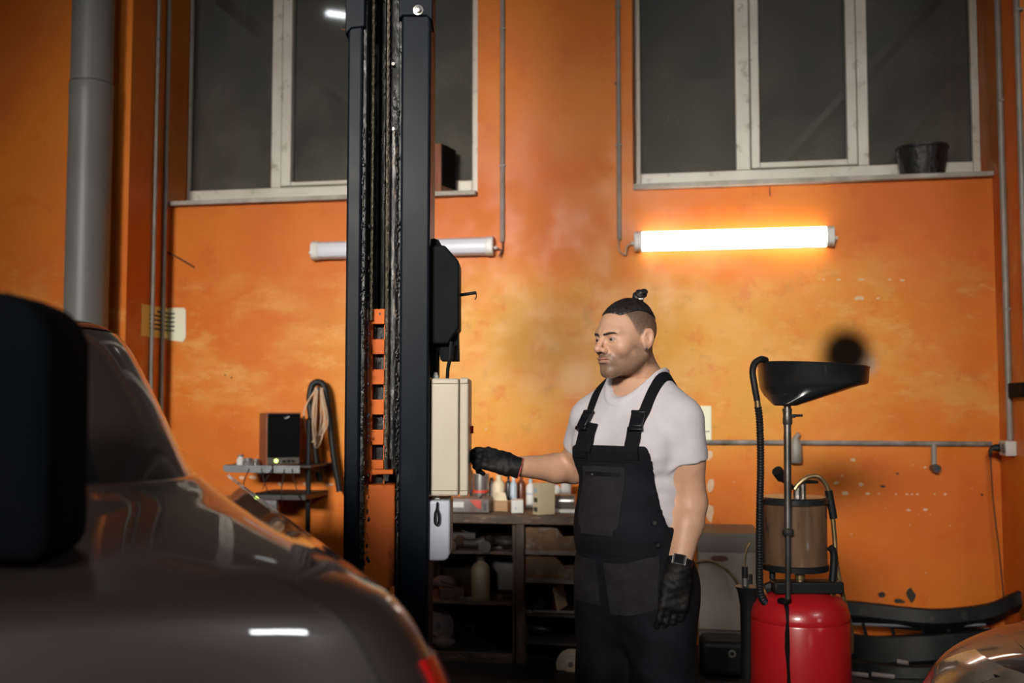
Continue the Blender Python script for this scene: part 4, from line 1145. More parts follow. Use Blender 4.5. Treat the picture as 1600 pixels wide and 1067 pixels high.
t2.children[-1].location = (hw * .05, -.1, zz - .10); t2.children[-1].rotation_euler = (R(90), 0, 0)
tag(MB().tube(smooth_path([W(1068, 890, ay - .06), W(1085, 879, ay - .05), W(1110, 877, ay - .04), W(1135, 890, ay - .05), W(1152, 910, ay - .08), W(1160, 925, ay - .1)]), 0.008, 8).build('beige_cable', 'brass', smooth=True), 'thin tan cable arching over the front of the beige cabinet', 'cable')
# ================================================================== OIL DRAINER
DD = 4.0
dc = C(1243, 632, DD)
DB = cw(dc.x, DD, 0)


def dp(px, py, dv=0.0):
    q = C(px, py, DD + dv)
    return Vector((q.x - dc.x, dv, q.z))


t = thing('oil_drainer', DB, 'red waste oil drainer with a black pan on a pole and a smoked cylinder', 'oil drainer', YAW)
ztop = dp(1243, 936, -.1).z; zsm = dp(1243, 982, -.19).z
rt = 0.187
prof = [(0.10, 0.10), (rt - .03, 0.105), (rt, 0.15), (rt, zsm - .006), (rt - .002, zsm), (rt, zsm + .004), (rt, zsm + .02), (rt - .01, zsm + .055), (rt - .035, zsm + .085), (rt - .075, zsm + .105), (.05, zsm + .115), (0.02, zsm + .117)]
MB().lathe(prof, n=56).build('tank', 'red_tank', t, smooth=True)
ZT = zsm + .112
MB().lathe([(0.05, 0), (0.05, .02)], (0, 0, 0.085), 20).build('foot_plate', 'dark_steel', t, smooth=True)
for k in range(4):
    a = k * math.pi / 2 + .6
    x, y = .16 * math.cos(a), .16 * math.sin(a)
    MB().tube([(x * .3, y * .3, .1), (x * 1.2, y * 1.2, .085)], .014, 8).build('leg', 'dark_steel', t)
    MB().tube([(x * 1.25, y * 1.25 - .012, .035), (x * 1.25, y * 1.25 + .012, .035)], .035, 16).build('castor', 'rubber', t, smooth=True)
# filler hole and oil streak
ph = dp(1226, 944, -.13)
MB().lathe([(.026, 0), (.026, .012), (.018, .014), (.018, .004)], (ph.x, -.13, zsm + .082), 18).build('filler_ring', 'oil_streak', t, smooth=True)
rows = []; nr = []
for k in range(14):
    f = k / 13
    if f < .25:
        ang = f / .25
        rr = rt - .05 + .05 * math.sin(ang * math.pi / 2); z = zsm + .095 - .085 * (1 - math.cos(ang * math.pi / 2))
    else:
        rr = rt; z = zsm + .01 - (f - .25) / .75 * .5
    w_ = .013 + .004 * math.sin(k * 1.7)
    c0 = ph.x + .0 + .002 * math.sin(k)
    row = []; nn = []
    for s in (-1, 0, 1):
        x = c0 + s * w_ * .5
        y = -math.sqrt(max((rr + .0015) ** 2 - x * x, 0))
        row.append(Vector((x, y, z))); nn.append(Vector((0, -1, 0.2)))
    rows.append(row); nr.append(nn)
MB().sheet(rows, 0.001, nr).build('oil_streak', 'oil_streak', t, smooth=True)
# centre pole (stands in front of the cylinder)
px_ = dp(1231.5, 800, -.135).x
zc1 = dp(1231, 830, -.135).z; zbt = dp(1231, 634, -.135).z
MB().cyl((px_ - .006, -.135, zsm + .085), (px_ - .002, -.135, zc1), .0105, n=16).build('lower_pole', 'dark_steel', t, smooth=True)
MB().cyl((px_ - .002, -.135, zc1), (px_ + .003, -.135, zbt + .01), .014, n=16).build('upper_pole', 'chrome', t, smooth=True)
MB().lathe([(.019, -.014), (.021, -.01), (.021, .006), (.016, .012)], (px_ - .002, -.135, zc1), 18).build('pole_collar', 'dark_steel', t, smooth=True)
zv = dp(1231, 655, -.135).z
MB().lathe([(.016, -.02), (.018, -.016), (.018, .006), (.0165, .008), (.0165, .026), (.018, .028), (.018, .04)], (px_ + .003, -.135, zv), 18).build('drain_valve', 'chrome', t, smooth=True)
v_ = t.children[-1]
MB().tube([(px_ + .018, -.14, zv + .012), (px_ + .03, -.145, zv + .012)], .007, 8).build('valve_stem', 'dark_steel', v_)
MB().box((px_ + .04, -.147, zv + .014), (.034, .008, .010)).build('valve_lever', 'rubber', v_, bevel=.002)
# oil pan: off-centre funnel
cb = dp(1270, 575, 0)
rb = 0.206
zr = dp(1270, 571, -.0).z


def ring(cx, cy, r, z, tilt=0.0, n=48):
    return [Vector((cx + r * math.cos(a), cy + r * math.sin(a), z + tilt * r * math.cos(a))) for a in [2 * math.pi * k / n for k in range(n)]]


tl = -0.05
ox = px_ + .004
rg = [ring(ox, -.13, .020, zbt, 0), ring(ox - .002, -.125, .042, zbt + .001, 0), ring(ox + .002, -.12, .052, zbt + .006, 0), ring(cb.x - .012, -.01, .178, zr - .096, .10), ring(cb.x - .003, 0, .198, zr - .080, .03), ring(cb.x, 0, rb - .002, zr - .068, .0),
      ring(cb.x, 0, rb + .003, zr - .004, tl), ring(cb.x, 0, rb + .006, zr, tl), ring(cb.x, 0, rb + .002, zr + .004, tl), ring(cb.x, 0, rb - .004, zr - .002, tl), ring(cb.x, 0, rb - .01, zr - .045, tl), ring(cb.x - .01, -.01, .17, zr - .085, .08), ring(ox, -.12, .03, zbt + .012, 0)]
MB().rings(rg).build('oil_pan', 'bowl_black', t, smooth=True, angle=50)
# smoked cylinder with lids
zc0, zc2 = dp(1240, 884, 0).z, dp(1240, 782, 0).z
xc = dp(1240.5, 800, 0).x
rc = .122
MB().lathe([(rc, zc0), (rc, zc2)], (xc, 0, 0), 40).build('smoked_cylinder', 'smoked_cylinder', t, smooth=True)
MB().lathe([(rc * .8, -.012), (rc + .004, -.008), (rc + .005, .012), (rc, .016)], (xc, 0, zc0 - .004), 40).build('bottom_cap', 'rubber', t, smooth=True)
MB().lathe([(rc + .001, -.012), (rc + .007, -.008), (rc + .007, .010), (rc, .016), (rc * .6, .02)], (xc, 0, zc2), 40).build('top_cap', 'bowl_black', t, smooth=True)
# bracket under the cylinder
zk = dp(1243, 912, 0).z
MB().mm((dp(1200, 900).x, -.10, zk - .022), (dp(1306, 900).x, -.02, zk + .022)).build('bracket', 'rubber', t, bevel=.006)
MB().tube(smooth_path([dp(1300, 912, -.06), dp(1303, 880, -.06), dp(1302, 862, -.06), dp(1296, 855, -.06)]), .014, 10).build('bracket_arm', 'rubber', t, smooth=True)
MB().lathe([(.022, 0), (.022, .02), (.014, .024), (.014, .05), (.018, .052), (.018, .075), (.012, .08), (.012, .1)], (xc, -.07, ZT - .005), 16).build('brass_fitting', 'brass', t, smooth=True)
MB().tube([dp(1207, 885, 0), dp(1207, 905, 0)], .012, 10).build('bracket_pin', 'rubber', t, smooth=True)
p = dp(1300, 935, -.06)
MB().lathe([(.014, 0), (.016, .02), (.010, .03), (.012, .045), (.006, .06)], (p.x, -.06, zsm + .095), 12).build('safety_valve', 'brass', t, smooth=True)
MB().mm((dp(1207, 900).x, -.06, ZT - .02), (dp(1222, 900).x, -.02, zk)).build('bracket_foot', 'rubber', t, bevel=.004)
MB().mm((dp(1284, 900).x, -.06, ZT - .06), (dp(1298, 900).x, -.02, zk)).build('bracket_foot', 'rubber', t, bevel=.004)
# fittings on the lid
zf = zc2 + .018
MB().cyl((xc + .01, -.02, zf), (xc + .01, -.02, zf + .035), .016, n=8).build('hex_fitting', 'chrome', t)
MB().cyl((xc + .035, 0, zf), (xc + .035, 0, zf + .06), .013, n=8).build('hex_fitting', 'chrome', t)
g0 = dp(1228, 752, -.02); g1 = dp(1218, 741, -.04)
MB().tube([dp(1238, 764, -.02), g0, g1], [.012, .012, .020], 12).build('gauge_stem', 'rubber', t, smooth=True)
MB().tube([dp(1222, 746, -.03), dp(1214, 735, -.05)], .021, 14).build('gauge_knob', 'rubber', t, smooth=True)
MB().tube([dp(1250, 752, 0), dp(1278, 753, 0)], [.009, .006], 8).build('tap_lever', 'rubber', t, smooth=True)


def corr(pts, r, amp, pitch, mat, name, n=10):
    P = smooth_path(pts, 24)
    rr = []; s = 0.0
    Q = [P[0]]
    for a, b in zip(P, P[1:]):
        Q.append(b)
    for i, p in enumerate(Q):
        if i: s += (Q[i] - Q[i - 1]).length
        rr.append(r + amp * math.sin(2 * math.pi * s / pitch))
    return MB().tube(Q, rr, n).build(name, mat, t, smooth=True)


MB().tube(smooth_path([dp(1241, 765, -.03), dp(1248, 756, -.03), dp(1262, 746, -.03), dp(1278, 745, -.03), dp(1290, 756, -.03), dp(1296, 772, -.03), dp(1300, 800, -.03), dp(1304, 840, -.03), dp(1307, 880, -.03), dp(1318, 935, -.02), dp(1330, 985, 0), dp(1330, 1020, .02)]), .009, 10).build('return_hose', 'brass', t, smooth=True)
MB().tube([dp(1294.5, 766, -.03), dp(1297, 780, -.03), dp(1302.5, 810, -.03)], .015, 12).build('hose_sleeve', 'rubber', t, smooth=True)
MB().tube(smooth_path([dp(1197, 563, -.05), dp(1189, 561, -.07), dp(1179, 568, -.08), dp(1176, 582, -.09), dp(1179, 603, -.1), dp(1183, 626, -.1)]), .0125, 12).build('spout', 'rubber', t, smooth=True)
MB().cyl(dp(1183, 624, -.1), dp(1184.5, 637, -.1), .0115, n=14).build('hose_coupling', 'brass', t, smooth=True)
P = smooth_path([dp(1184.5, 636, -.1), dp(1187, 660, -.1), dp(1188.5, 720, -.1), dp(1187, 800, -.1), dp(1186.5, 870, -.1), dp(1188, 925, -.09), dp(1200, 948, -.06)], 60)
s = 0; rr = []
for i, p in enumerate(P):
    if i: s += (P[i] - P[i - 1]).length
    rr.append(.0135 + .0018 * math.sin(2 * math.pi * s / .0105))
MB().tube(P, rr, 12).build('corrugated_hose', 'rubber', t, smooth=True, angle=80)
# probe holder on the left side
ft = dp(1170, 915, .02); fb = dp(1160, 1050, .02)
MB().rings([[Vector((q.x + r * math.cos(a), .02 + r * math.sin(a), q.z)) for a in [2 * math.pi * k / 18 for k in range(18)]] for q, r in ((dp(1168, 1060, .02), .022), (dp(1170, 945, .02), .034), (dp(1169, 925, .02), .040), (dp(1169, 916, .02), .050))]).build('probe_holder', 'rubber', t, smooth=True)
MB().tube([dp(1195, 920, -.02), dp(1215, 912, -.03)], .02, 8).build('holder_arm', 'rubber', t)
MB().tube(smooth_path([dp(1165, 915, .02), dp(1163, 890, .02), dp(1166, 862, .02), dp(1172, 848, .02)]), .004, 6).build('probe', 'brass', t, smooth=True)
MB().tube([dp(1164, 903, .02), dp(1164, 885, .02)], .012, 10).build('probe_grip', 'rubber', t, smooth=True)
MB().tube([dp(1173, 912, .01), dp(1173, 897, .01)], .007, 8).build('probe', 'rubber', t, smooth=True)
MB().tube([dp(1165, 915, .02), dp(1165, 903, .02)], .014, 8).build('probe_nut', 'bolt_steel', t)

# ================================================================== LOOSE BUMPERS by the wall
def bump(px_pts, Y, hts, th, name, mat, parent, o, bev=.004):
    """long strip following pixel points on depth list, given heights (m) and thickness"""
    top = []
    for (px, py, y) in px_pts: top.append(W(px, py, y))
    P = smooth_path(top, 6)
    rings_ = []
    n = len(P)
    for i, p in enumerate(P):
        h_ = hts[0] + (hts[1] - hts[0]) * i / (n - 1)
        q = p - o
        rings_.append([Vector((q.x, q.y - th / 2, q.z)), Vector((q.x, q.y + th / 2, q.z)), Vector((q.x, q.y + th / 2, q.z - h_)), Vector((q.x, q.y - th * .9, q.z - h_ * .55))])
    return MB().rings(rings_).build(name, mat, parent, bevel=bev)


o = W(1450, 940, 6.25); o.z = 0
t = thing('loose_bumper', o, 'black plastic car bumper lying along the orange wall', 'bumper')
bump([(1318, 938, 6.2), (1370, 943, 6.15), (1430, 950, 6.1), (1480, 951, 6.1), (1545, 943, 6.15), (1585, 926, 6.2), (1620, 915, 6.2)], 6.2, (.135, .12), .05, 'upper_beam', 'bumper_black', t, o)
bump([(1318, 987, 6.2), (1360, 994, 6.12), (1430, 992, 6.05), (1480, 989, 6.05), (1540, 984, 6.1), (1620, 980, 6.2)], 6.2, (.25, .22), .06, 'lower_skirt', 'bumper_black', t, o)
for px in (1351, 1394, 1440, 1482):
    a = W(px - 3, 974, 6.13) - o; b = W(px + 4, 996, 6.10) - o
    MB().tube([a, b], .010, 6).build('grille_bar', 'bumper_black', t)
MB().tube([W(1330, 975, 6.15) - o, W(1430, 978, 6.1) - o, W(1540, 976, 6.12) - o], .008, 6).build('edge_strip', 'grey_metal', t)
a = W(1456, 1002, 6.02) - o
MB().box(a, (.03, .012, .018)).build('clip', 'white_plastic', t, bevel=.003)
o = W(1400, 1030, 5.9); o.z = 0
t = thing('spare_bumper', o, 'second black bumper lying on the floor in front of the first', 'bumper')
bump([(1322, 1030, 6.0), (1370, 1036, 5.9), (1420, 1040, 5.85), (1480, 1038, 5.85), (1560, 1030, 5.95)], 6, (.12, .12), .06, 'upper_beam', 'bumper_black', t, o)
bump([(1322, 1052, 5.95), (1370, 1058, 5.85), (1420, 1060, 5.8), (1480, 1060, 5.8), (1560, 1052, 5.9)], 6, (.3, .3), .05, 'lower_skirt', 'bumper_black', t, o)
for (x0, y0, x1, y1) in ((1328, 1052, 1357, 1055), (1362, 1053, 1398, 1057), (1402, 1033, 1420, 1036)):
    a = W(x0, y0, 5.78) - o; b = W(x1, y1, 5.76) - o
    MB().tube([a, b], .012, 6).build('grille_slat', 'junk_grey', t)
# pale board behind the bumpers
a = W(1440, 975, 6.4); b = W(1545, 1000, 6.4)
tag(MB().mm((a.x, 6.36, 0), (b.x, 6.38, a.z)).build('pale_board', 'appliance', bevel=.003), 'pale board seen through the gap of the loose bumper', 'board')

# ================================================================== CARS
def car_slices(sl, nk=72, y_front=None):
    """sl: (z, half width, y rear, rear corner depth, y front, front corner depth); closed plan curves"""
    out = []
    for z, w, y0, b0, y1, b1, n0, n1 in sl:
        ring_ = []
        half = nk // 2
        for k in range(half):           # rear arc from right side to left side
            a = math.pi * k / (half - 1)
            cx, sy = math.cos(a), math.sin(a)
            x = w * math.copysign(abs(cx) ** (2 / n0), cx)
            y = y0 + b0 * (1 - abs(sy) ** (2 / n0))
            ring_.append(Vector((x, y, z)))
        for k in range(half):
            a = math.pi - math.pi * k / (half - 1)
            cx, sy = math.cos(a), math.sin(a)
            x = w * math.copysign(abs(cx) ** (2 / n1), cx)
            y = y1 - b1 * (1 - abs(sy) ** (2 / n1))
            ring_.append(Vector((x, y, z)))
        out.append(ring_)
    return out


def interp_slices(keys, steps=4):
    """Catmull-Rom through the key slices"""
    K = [np.array(k, float) for k in keys]
    K = [2 * K[0] - K[1]] + K + [2 * K[-1] - K[-2]]
    out = []
    for i in range(1, len(K) - 2):
        for s in range(steps):
            f = s / steps
            a, b, c, d = K[i - 1], K[i], K[i + 1], K[i + 2]
            # monotone-ish: limit tangents
            m1 = (c - a) / 2; m2 = (d - b) / 2
            dl = c - b
            for q in range(len(dl)):
                if dl[q] == 0: m1[q] = m2[q] = 0
                else:
                    if m1[q] / dl[q] < 0: m1[q] = 0
                    if m2[q] / dl[q] < 0: m2[q] = 0
                    m1[q] = math.copysign(min(abs(m1[q]), 2.2 * abs(dl[q])), dl[q]) if m1[q] else 0
                    m2[q] = math.copysign(min(abs(m2[q]), 2.2 * abs(dl[q])), dl[q]) if m2[q] else 0
            h00 = 2 * f ** 3 - 3 * f ** 2 + 1; h10 = f ** 3 - 2 * f ** 2 + f; h01 = -2 * f ** 3 + 3 * f ** 2; h11 = f ** 3 - f ** 2
            out.append(tuple(h00 * b + h10 * m1 + h01 * c + h11 * m2))
    out.append(tuple(K[-2]))
    return out


# --- brown saloon in the left foreground, seen from its right rear corner, raised a little on the lift
CARX, CARY, CARR, CARZ = -0.955, 0.90, 20.0, 0.215
KEYS = [  # z, w, yrear, brear, yfront, bfront, n rear, n front
    (0.22, .78, .10, .22, 4.30, .3, 3.4, 3.2),
    (0.34, .86, .03, .20, 4.42, .4, 3.8, 3.2),
    (0.50, .95, .01, .20, 4.48, .5, 4.0, 3.0),
    (0.72, .985, .0, .20, 4.46, .5, 4.0, 3.0),
    (0.86, .985, .012, .20, 4.40, .5, 4.0, 3.0),
    (0.94, .955, .026, .20, 4.30, .5, 3.8, 3.0),
    (0.99, .92, .038, .20, 4.15, .5, 3.7, 3.0),
    (1.015, .878, .050, .20, 3.9, .5, 3.6, 3.0),
    (1.030, .855, .072, .21, 3.75, .6, 3.5, 3.0),
    (1.042, .83, .115, .22, 3.6, .6, 3.4, 3.0),
    (1.06, .79, .19, .25, 3.45, .6, 3.2, 3.0),
    (1.08, .755, .30, .28, 3.3, .6, 3.0, 3.0),
    (1.10, .725, .45, .30, 3.2, .6, 3.0, 3.0),
    (1.12, .70, .54, .30, 3.15, .6, 3.0, 3.0)]
GKEYS = [
    (1.115, .69, .555, .30, 3.16, .6, 3.0, 3.0),
    (1.13, .682, .58, .30, 3.10, .6, 3.0, 3.0),
    (1.22, .645, .74, .30, 2.82, .6, 3.0, 3.0),
    (1.32, .60, .92, .32, 2.56, .6, 3.0, 3.0),
    (1.39, .56, 1.06, .34, 2.38, .6, 3.0, 3.0),
    (1.43, .515, 1.18, .36, 2.22, .6, 3.0, 3.0),
    (1.45, .44, 1.30, .38, 2.10, .5, 2.8, 3.0),
    (1.458, .34, 1.48, .3, 1.98, .3, 2.6, 2.6)]
cb_ = cw(CARX, CARY, CARZ)
t = thing('brown_car', cb_, 'metallic brown saloon car in the left foreground, rear end towards the viewer', 'car', YAW + R(CARR))
body = MB().rings(car_slices(interp_slices(KEYS, 4))).build('body', 'car_paint', t, smooth=True, angle=60)
gh_sl = interp_slices(GKEYS, 4)
gh_r = car_slices(gh_sl)


def car_pt(keys_i, f, k, nk=72, off=0.0):
    pass


def patch(slices, k0, k1, z0, z1, off, name, mat, parent, per_z=None):
    """patch of a slice loft: ring indices k0..k1 (rear arc), between heights, pushed outwards"""
    R_ = car_slices(slices)
    rows = []; nrs = []
    idx = [i for i, s in enumerate(slices) if z0 - 1e-6 <= s[0] <= z1 + 1e-6]
    n = len(R_[0])
    for i in idx:
        row = []; nr_ = []
        for k in range(k0, k1 + 1):
            p = R_[i][k]
            i0, i1 = max(i - 1, 0), min(i + 1, len(R_) - 1)
            tk = R_[i][min(k + 1, n - 1)] - R_[i][max(k - 1, 0)]
            tz = R_[i1][k] - R_[i0][k]
            nn = tk.cross(tz)
            if nn.length < 1e-9: nn = Vector((0, -1, 0))
            nn.normalize()
            if nn.z < 0 and slices[i][0] > 1.0: nn = -nn
            if nn.y > 0.2 and k < 36: nn = -nn
            row.append(p + nn * off); nr_.append(nn)
        rows.append(row); nrs.append(nr_)
    return MB().sheet(rows, abs(off) + .002, nrs).build(name, mat, parent, smooth=True, angle=60)


# greenhouse shell in two pieces so that one can look through the rear screen: pillars and roof
roof = MB().rings([gh_r[i] for i, s in enumerate(gh_sl) if s[0] >= 1.405]).build('roof', 'car_paint', t, smooth=True, angle=60)
patch(gh_sl, 0, 9, 1.0, 1.41, 0.003, 'rear_pillar', 'car_paint', t)
patch(gh_sl, 26, 35, 1.0, 1.41, 0.003, 'rear_pillar', 'car_paint', t)
patch(gh_sl, 9, 26, 1.0, 1.415, 0.0015, 'rear_screen', 'car_glass', t)
fr = t.children[-1]
patch(gh_sl, 9, 10, 1.0, 1.41, 0.004, 'screen_surround', 'car_trim', fr)
patch(gh_sl, 25, 26, 1.0, 1.41, 0.004, 'screen_surround', 'car_trim', fr)
patch(gh_sl, 9, 26, 1.40, 1.415, 0.004, 'screen_surround', 'car_trim', fr)
# side glass and windscreen as the front arc
rows = [[gh_r[i][k] for k in range(36, 72)] for i, s in enumerate(gh_sl) if s[0] <= 1.41]
MB().sheet(rows).build('windscreen', 'car_glass', t, smooth=True, angle=60)
rows = [[gh_r[i][35] * (1 - f) + gh_r[i][36] * f for f in (0, .25, .5, .75, 1)] for i, s in enumerate(gh_sl) if s[0] <= 1.41]
MB().sheet(rows).build('side_window', 'car_trim', t, smooth=True)
rows = [[gh_r[i][0] * (1 - f) + gh_r[i][71] * f for f in (0, .25, .5, .75, 1)] for i, s in enumerate(gh_sl) if s[0] <= 1.41]
MB().sheet(rows).build('side_window', 'car_trim', t, smooth=True)
# interior: dark shelf, seat backs, pale pillar trim
MB().mm((-.6, .75, 1.0), (.6, 1.05, 1.085)).build('parcel_shelf', 'car_inner', t)
for x in (-.36, .36):
    sb = MB().mm((x - .26, 1.05, .7), (x + .26, 1.2, 1.2)).build('seat_back', 'car_inner', t, bevel=.05, seg=3)
    MB().mm((x - .12, 1.07, 1.21), (x + .12, 1.17, 1.35)).build('head_rest', 'car_inner', sb, bevel=.04, seg=3)
pts = [(.50, 1.30, 1.375), (.535, 1.16, 1.325), (.575, 1.0, 1.245), (.60, .90, 1.17), (.61, .84, 1.11)]
P = smooth_path(pts, 5)
MB().sheet([[p + Vector((-.035, .035, 0)), p + Vector((.0, 0, 0))] for p in P], .006, [[Vector((0, -1, .3))] * 2] * len(P)).build('pillar_trim', 'car_inner_trim', t, smooth=True)
# boot lid: a panel slightly proud of the deck and rear face, leaving the gap line
bsl = interp_slices(KEYS, 4)
bl_ = patch(bsl, 7, 28, 0.72, 1.105, 0.006, 'boot_lid', 'car_paint', t)
# tail lights wrap round the corners
for k0, k1 in ((0, 4), (31, 35)):
    tlp = patch(bsl, k0, k1, 0.70, 0.935, 0.008, 'tail_light', 'tail_red', t)
    tlp['label'] = 'red wrap-around tail light'
MB().mm((-.26, -.012, .56), (.26, .012, .68)).build('number_plate', 'white_plastic', t, bevel=.004)
patch(bsl, 1, 34, 0.40, 0.60, 0.012, 'bumper', 'car_paint', t)
for sx in (-1, 1):
    for wy in (1.0, 3.55):
        wh = MB().tube([(sx * .70, wy, .31), (sx * .73, wy, .31), (sx * .87, wy, .31), (sx * .895, wy, .31)], [.30, .315, .315, .29], 32).build('wheel', 'rubber', t, smooth=True)
        MB().tube([(sx * .885, wy, .31), (sx * .90, wy, .31)], .20, 20).build('hub_cap', 'grey_metal', wh, smooth=True)

# black soft case standing on the boot lid
ca = C(125, 868, 1.20)
t = thing('black_case', cw(ca.x - .185, 1.20, 0), 'black soft case standing on the boot lid of the brown car, at the left edge', 'case', YAW + R(4))
CASE = t; CASE_TOPZ = C(60, 450, 1.17).z
t.location.z = 1.0 + CARZ + .067
hh_ = CASE_TOPZ - t.location.z
MB().prism([(-.19, 0), (.155, 0), (.16, .03), (.157, hh_ - .055), (.14, hh_ - .02), (.10, hh_ - .004), (-.05, hh_), (-.19, hh_)], -.045, .10, 'y').build('case_body', 'case_black', t, bevel=.02, seg=4)
MB().tube(smooth_path([(-.12, .03, hh_ - .004), (-.11, .03, hh_ + .004), (-.06, .03, hh_ + .006), (-.05, .03, hh_ - .004)]), .006, 6).build('carry_handle', 'case_black', t, smooth=True)

# --- dark car at the right: front corner with headlamp
KEYS2 = [  # here the "rear arc" is the nose
    (0.18, .72, .12, .35, 3.9, .4, 2.6, 3),
    (0.28, .82, .03, .45, 4.0, .4, 2.6, 3),
    (0.45, .87, .0, .50, 4.0, .4, 2.6, 3),
    (0.60, .88, .02, .52, 4.0, .4, 2.6, 3),
    (0.70, .875, .07, .55, 3.98, .4, 2.6, 3),
    (0.76, .86, .15, .58, 3.95, .4, 2.6, 3),
    (0.81, .83, .30, .60, 3.9, .4, 2.7, 3),
    (0.87, .79, .58, .55, 3.8, .4, 2.8, 3),
    (0.93, .76, .95, .50, 3.7, .4, 2.9, 3),
    (0.97, .74, 1.25, .4, 3.6, .4, 3.0, 3)]
C2U, C2V, C2R = 1.74, 3.63, -60.0
t = thing('dark_car', cw(C2U, C2V, 0), 'dark glossy car whose nose and headlamp show at the lower right corner', 'car', YAW + R(C2R) - R(90))
s2 = interp_slices(KEYS2, 4)
MB().rings(car_slices(s2)).build('body', 'car_paint_dark', t, smooth=True, angle=60)
for k0, k1 in ((1, 7), (28, 34)):
    patch(s2, k0, k1, .62, .775, .006, 'headlamp', 'headlight', t)['label'] = 'clouded headlamp'
patch(s2, 5, 30, .80, .965, .004, 'bonnet', 'car_paint_dark', t)
G2 = [(.96, .74, 1.15, .4, 3.6, .4, 3, 3), (1.1, .68, 1.45, .4, 3.4, .4, 3, 3), (1.3, .6, 1.85, .4, 3.1, .4, 3, 3), (1.42, .5, 2.15, .35, 2.8, .35, 3, 3), (1.44, .36, 2.3, .3, 2.65, .3, 3, 3)]
MB().rings(car_slices(interp_slices(G2, 3))).build('cabin', 'car_glass', t, smooth=True, angle=60)
for sx in (-1, 1):
    for wy in (.85, 3.2):
        wh = MB().tube([(sx * .70, wy, .31), (sx * .73, wy, .31), (sx * .87, wy, .31), (sx * .895, wy, .31)], [.30, .31, .31, .29], 28).build('wheel', 'rubber', t, smooth=True)
        MB().tube([(sx * .885, wy, .31), (sx * .90, wy, .31)], .20, 20).build('hub_cap', 'grey_metal', wh, smooth=True)
# ================================================================== THE MECHANIC
# signed-distance modelling, meshed with surface nets
def v3(*a): return np.array(a, dtype=np.float64)


def smin(a, b, k):
    h = np.clip(0.5 + 0.5 * (b - a) / k, 0, 1)
    return b + (a - b) * h - k * h * (1 - h)


def smax(a, b, k): return -smin(-a, -b, k)


def sd_cone(p, a, b, ra, rb):
    a = np.asarray(a, float); b = np.asarray(b, float)
    pa = p - a; ba = b - a
    h = np.clip((pa @ ba) / (ba @ ba), 0, 1)
    return np.linalg.norm(pa - h[:, None] * ba, axis=1) - (ra + (rb - ra) * h)


def sd_chain(p, pts, rad, k=0.02):
    d = None
    for i in range(len(pts) - 1):
        e = sd_cone(p, pts[i], pts[i + 1], rad[i], rad[i + 1])
        d = e if d is None else smin(d, e, k)
    return d


def sd_ell(p, c, r, M=None):
    q = p - np.asarray(c, float)
    if M is not None: q = q @ M
    r = np.asarray(r, float)
    k0 = np.linalg.norm(q / r, axis=1); k1 = np.linalg.norm(q / (r * r), axis=1) + 1e-9
    return k0 * (k0 - 1) / k1


def sd_rbox(p, c, h, M, r):
    q = (p - np.asarray(c, float)) @ M
    d = np.abs(q) - (np.asarray(h, float) - r)
    return np.linalg.norm(np.maximum(d, 0), axis=1) + np.minimum(d.max(axis=1), 0) - r


def surface_nets(fn, lo, hi, h):
    lo = np.asarray(lo, float); hi = np.asarray(hi, float)
    n = np.ceil((hi - lo) / h).astype(int) + 1
    ax = [lo[i] + h * np.arange(n[i]) for i in range(3)]
    G = np.empty(n, dtype=np.float32)
    Yg, Zg = np.meshgrid(ax[1], ax[2], indexing='ij')
    step = max(1, int(400000 // (n[1] * n[2])))
    for i0 in range(0, n[0], step):
        xs = ax[0][i0:i0 + step]
        P = np.empty((len(xs), n[1], n[2], 3))
        P[..., 0] = xs[:, None, None]; P[..., 1] = Yg; P[..., 2] = Zg
        G[i0:i0 + step] = fn(P.reshape(-1, 3)).reshape(len(xs), n[1], n[2])
    S = G < 0
    c = n - 1
    cnt = np.zeros(c, dtype=np.int8)
    corners = [(i, j, k) for i in (0, 1) for j in (0, 1) for k in (0, 1)]
    for (i, j, k) in corners: cnt += S[i:i + c[0], j:j + c[1], k:k + c[2]]
    act = np.argwhere((cnt > 0) & (cnt < 8))
    idx = -np.ones(c, dtype=np.int64)
    idx[act[:, 0], act[:, 1], act[:, 2]] = np.arange(len(act))
    acc = np.zeros((len(act), 3)); num = np.zeros(len(act))
    for a in corners:
        for d in range(3):
            if a[d]: continue
            b = list(a); b[d] = 1
            ga = G[act[:, 0] + a[0], act[:, 1] + a[1], act[:, 2] + a[2]]
            gb = G[act[:, 0] + b[0], act[:, 1] + b[1], act[:, 2] + b[2]]
            m = (ga < 0) != (gb < 0)
            t_ = np.zeros(len(act)); t_[m] = ga[m] / (ga[m] - gb[m])
            e = np.tile(np.array(a, float), (len(act), 1)); e[:, d] += t_
            acc[m] += e[m]; num[m] += 1
    V_ = lo + h * (act + acc / num[:, None])
    faces = []
    for d in range(3):
        u, w = (d + 1) % 3, (d + 2) % 3
        sl0 = [slice(None)] * 3; sl1 = [slice(None)] * 3
        sl0[d] = slice(0, n[d] - 1); sl1[d] = slice(1, n[d])
        a, b = S[tuple(sl0)], S[tuple(sl1)]
        e = np.argwhere(a != b)
        flip = a[e[:, 0], e[:, 1], e[:, 2]]
        ok = (e[:, u] > 0) & (e[:, w] > 0) & (e[:, u] < c[u]) & (e[:, w] < c[w])
        e = e[ok]; flip = flip[ok]
        q = []
        for (du, dw) in ((0, 0), (1, 0), (1, 1), (0, 1)):
            z = e.copy(); z[:, u] -= du; z[:, w] -= dw
            q.append(idx[z[:, 0], z[:, 1], z[:, 2]])
        q = np.stack(q, 1)
        q[~flip] = q[~flip][:, ::-1]
        faces.append(q)
    Fq = np.concatenate(faces)
    Fq = Fq[(Fq >= 0).all(axis=1)]
    return V_, Fq


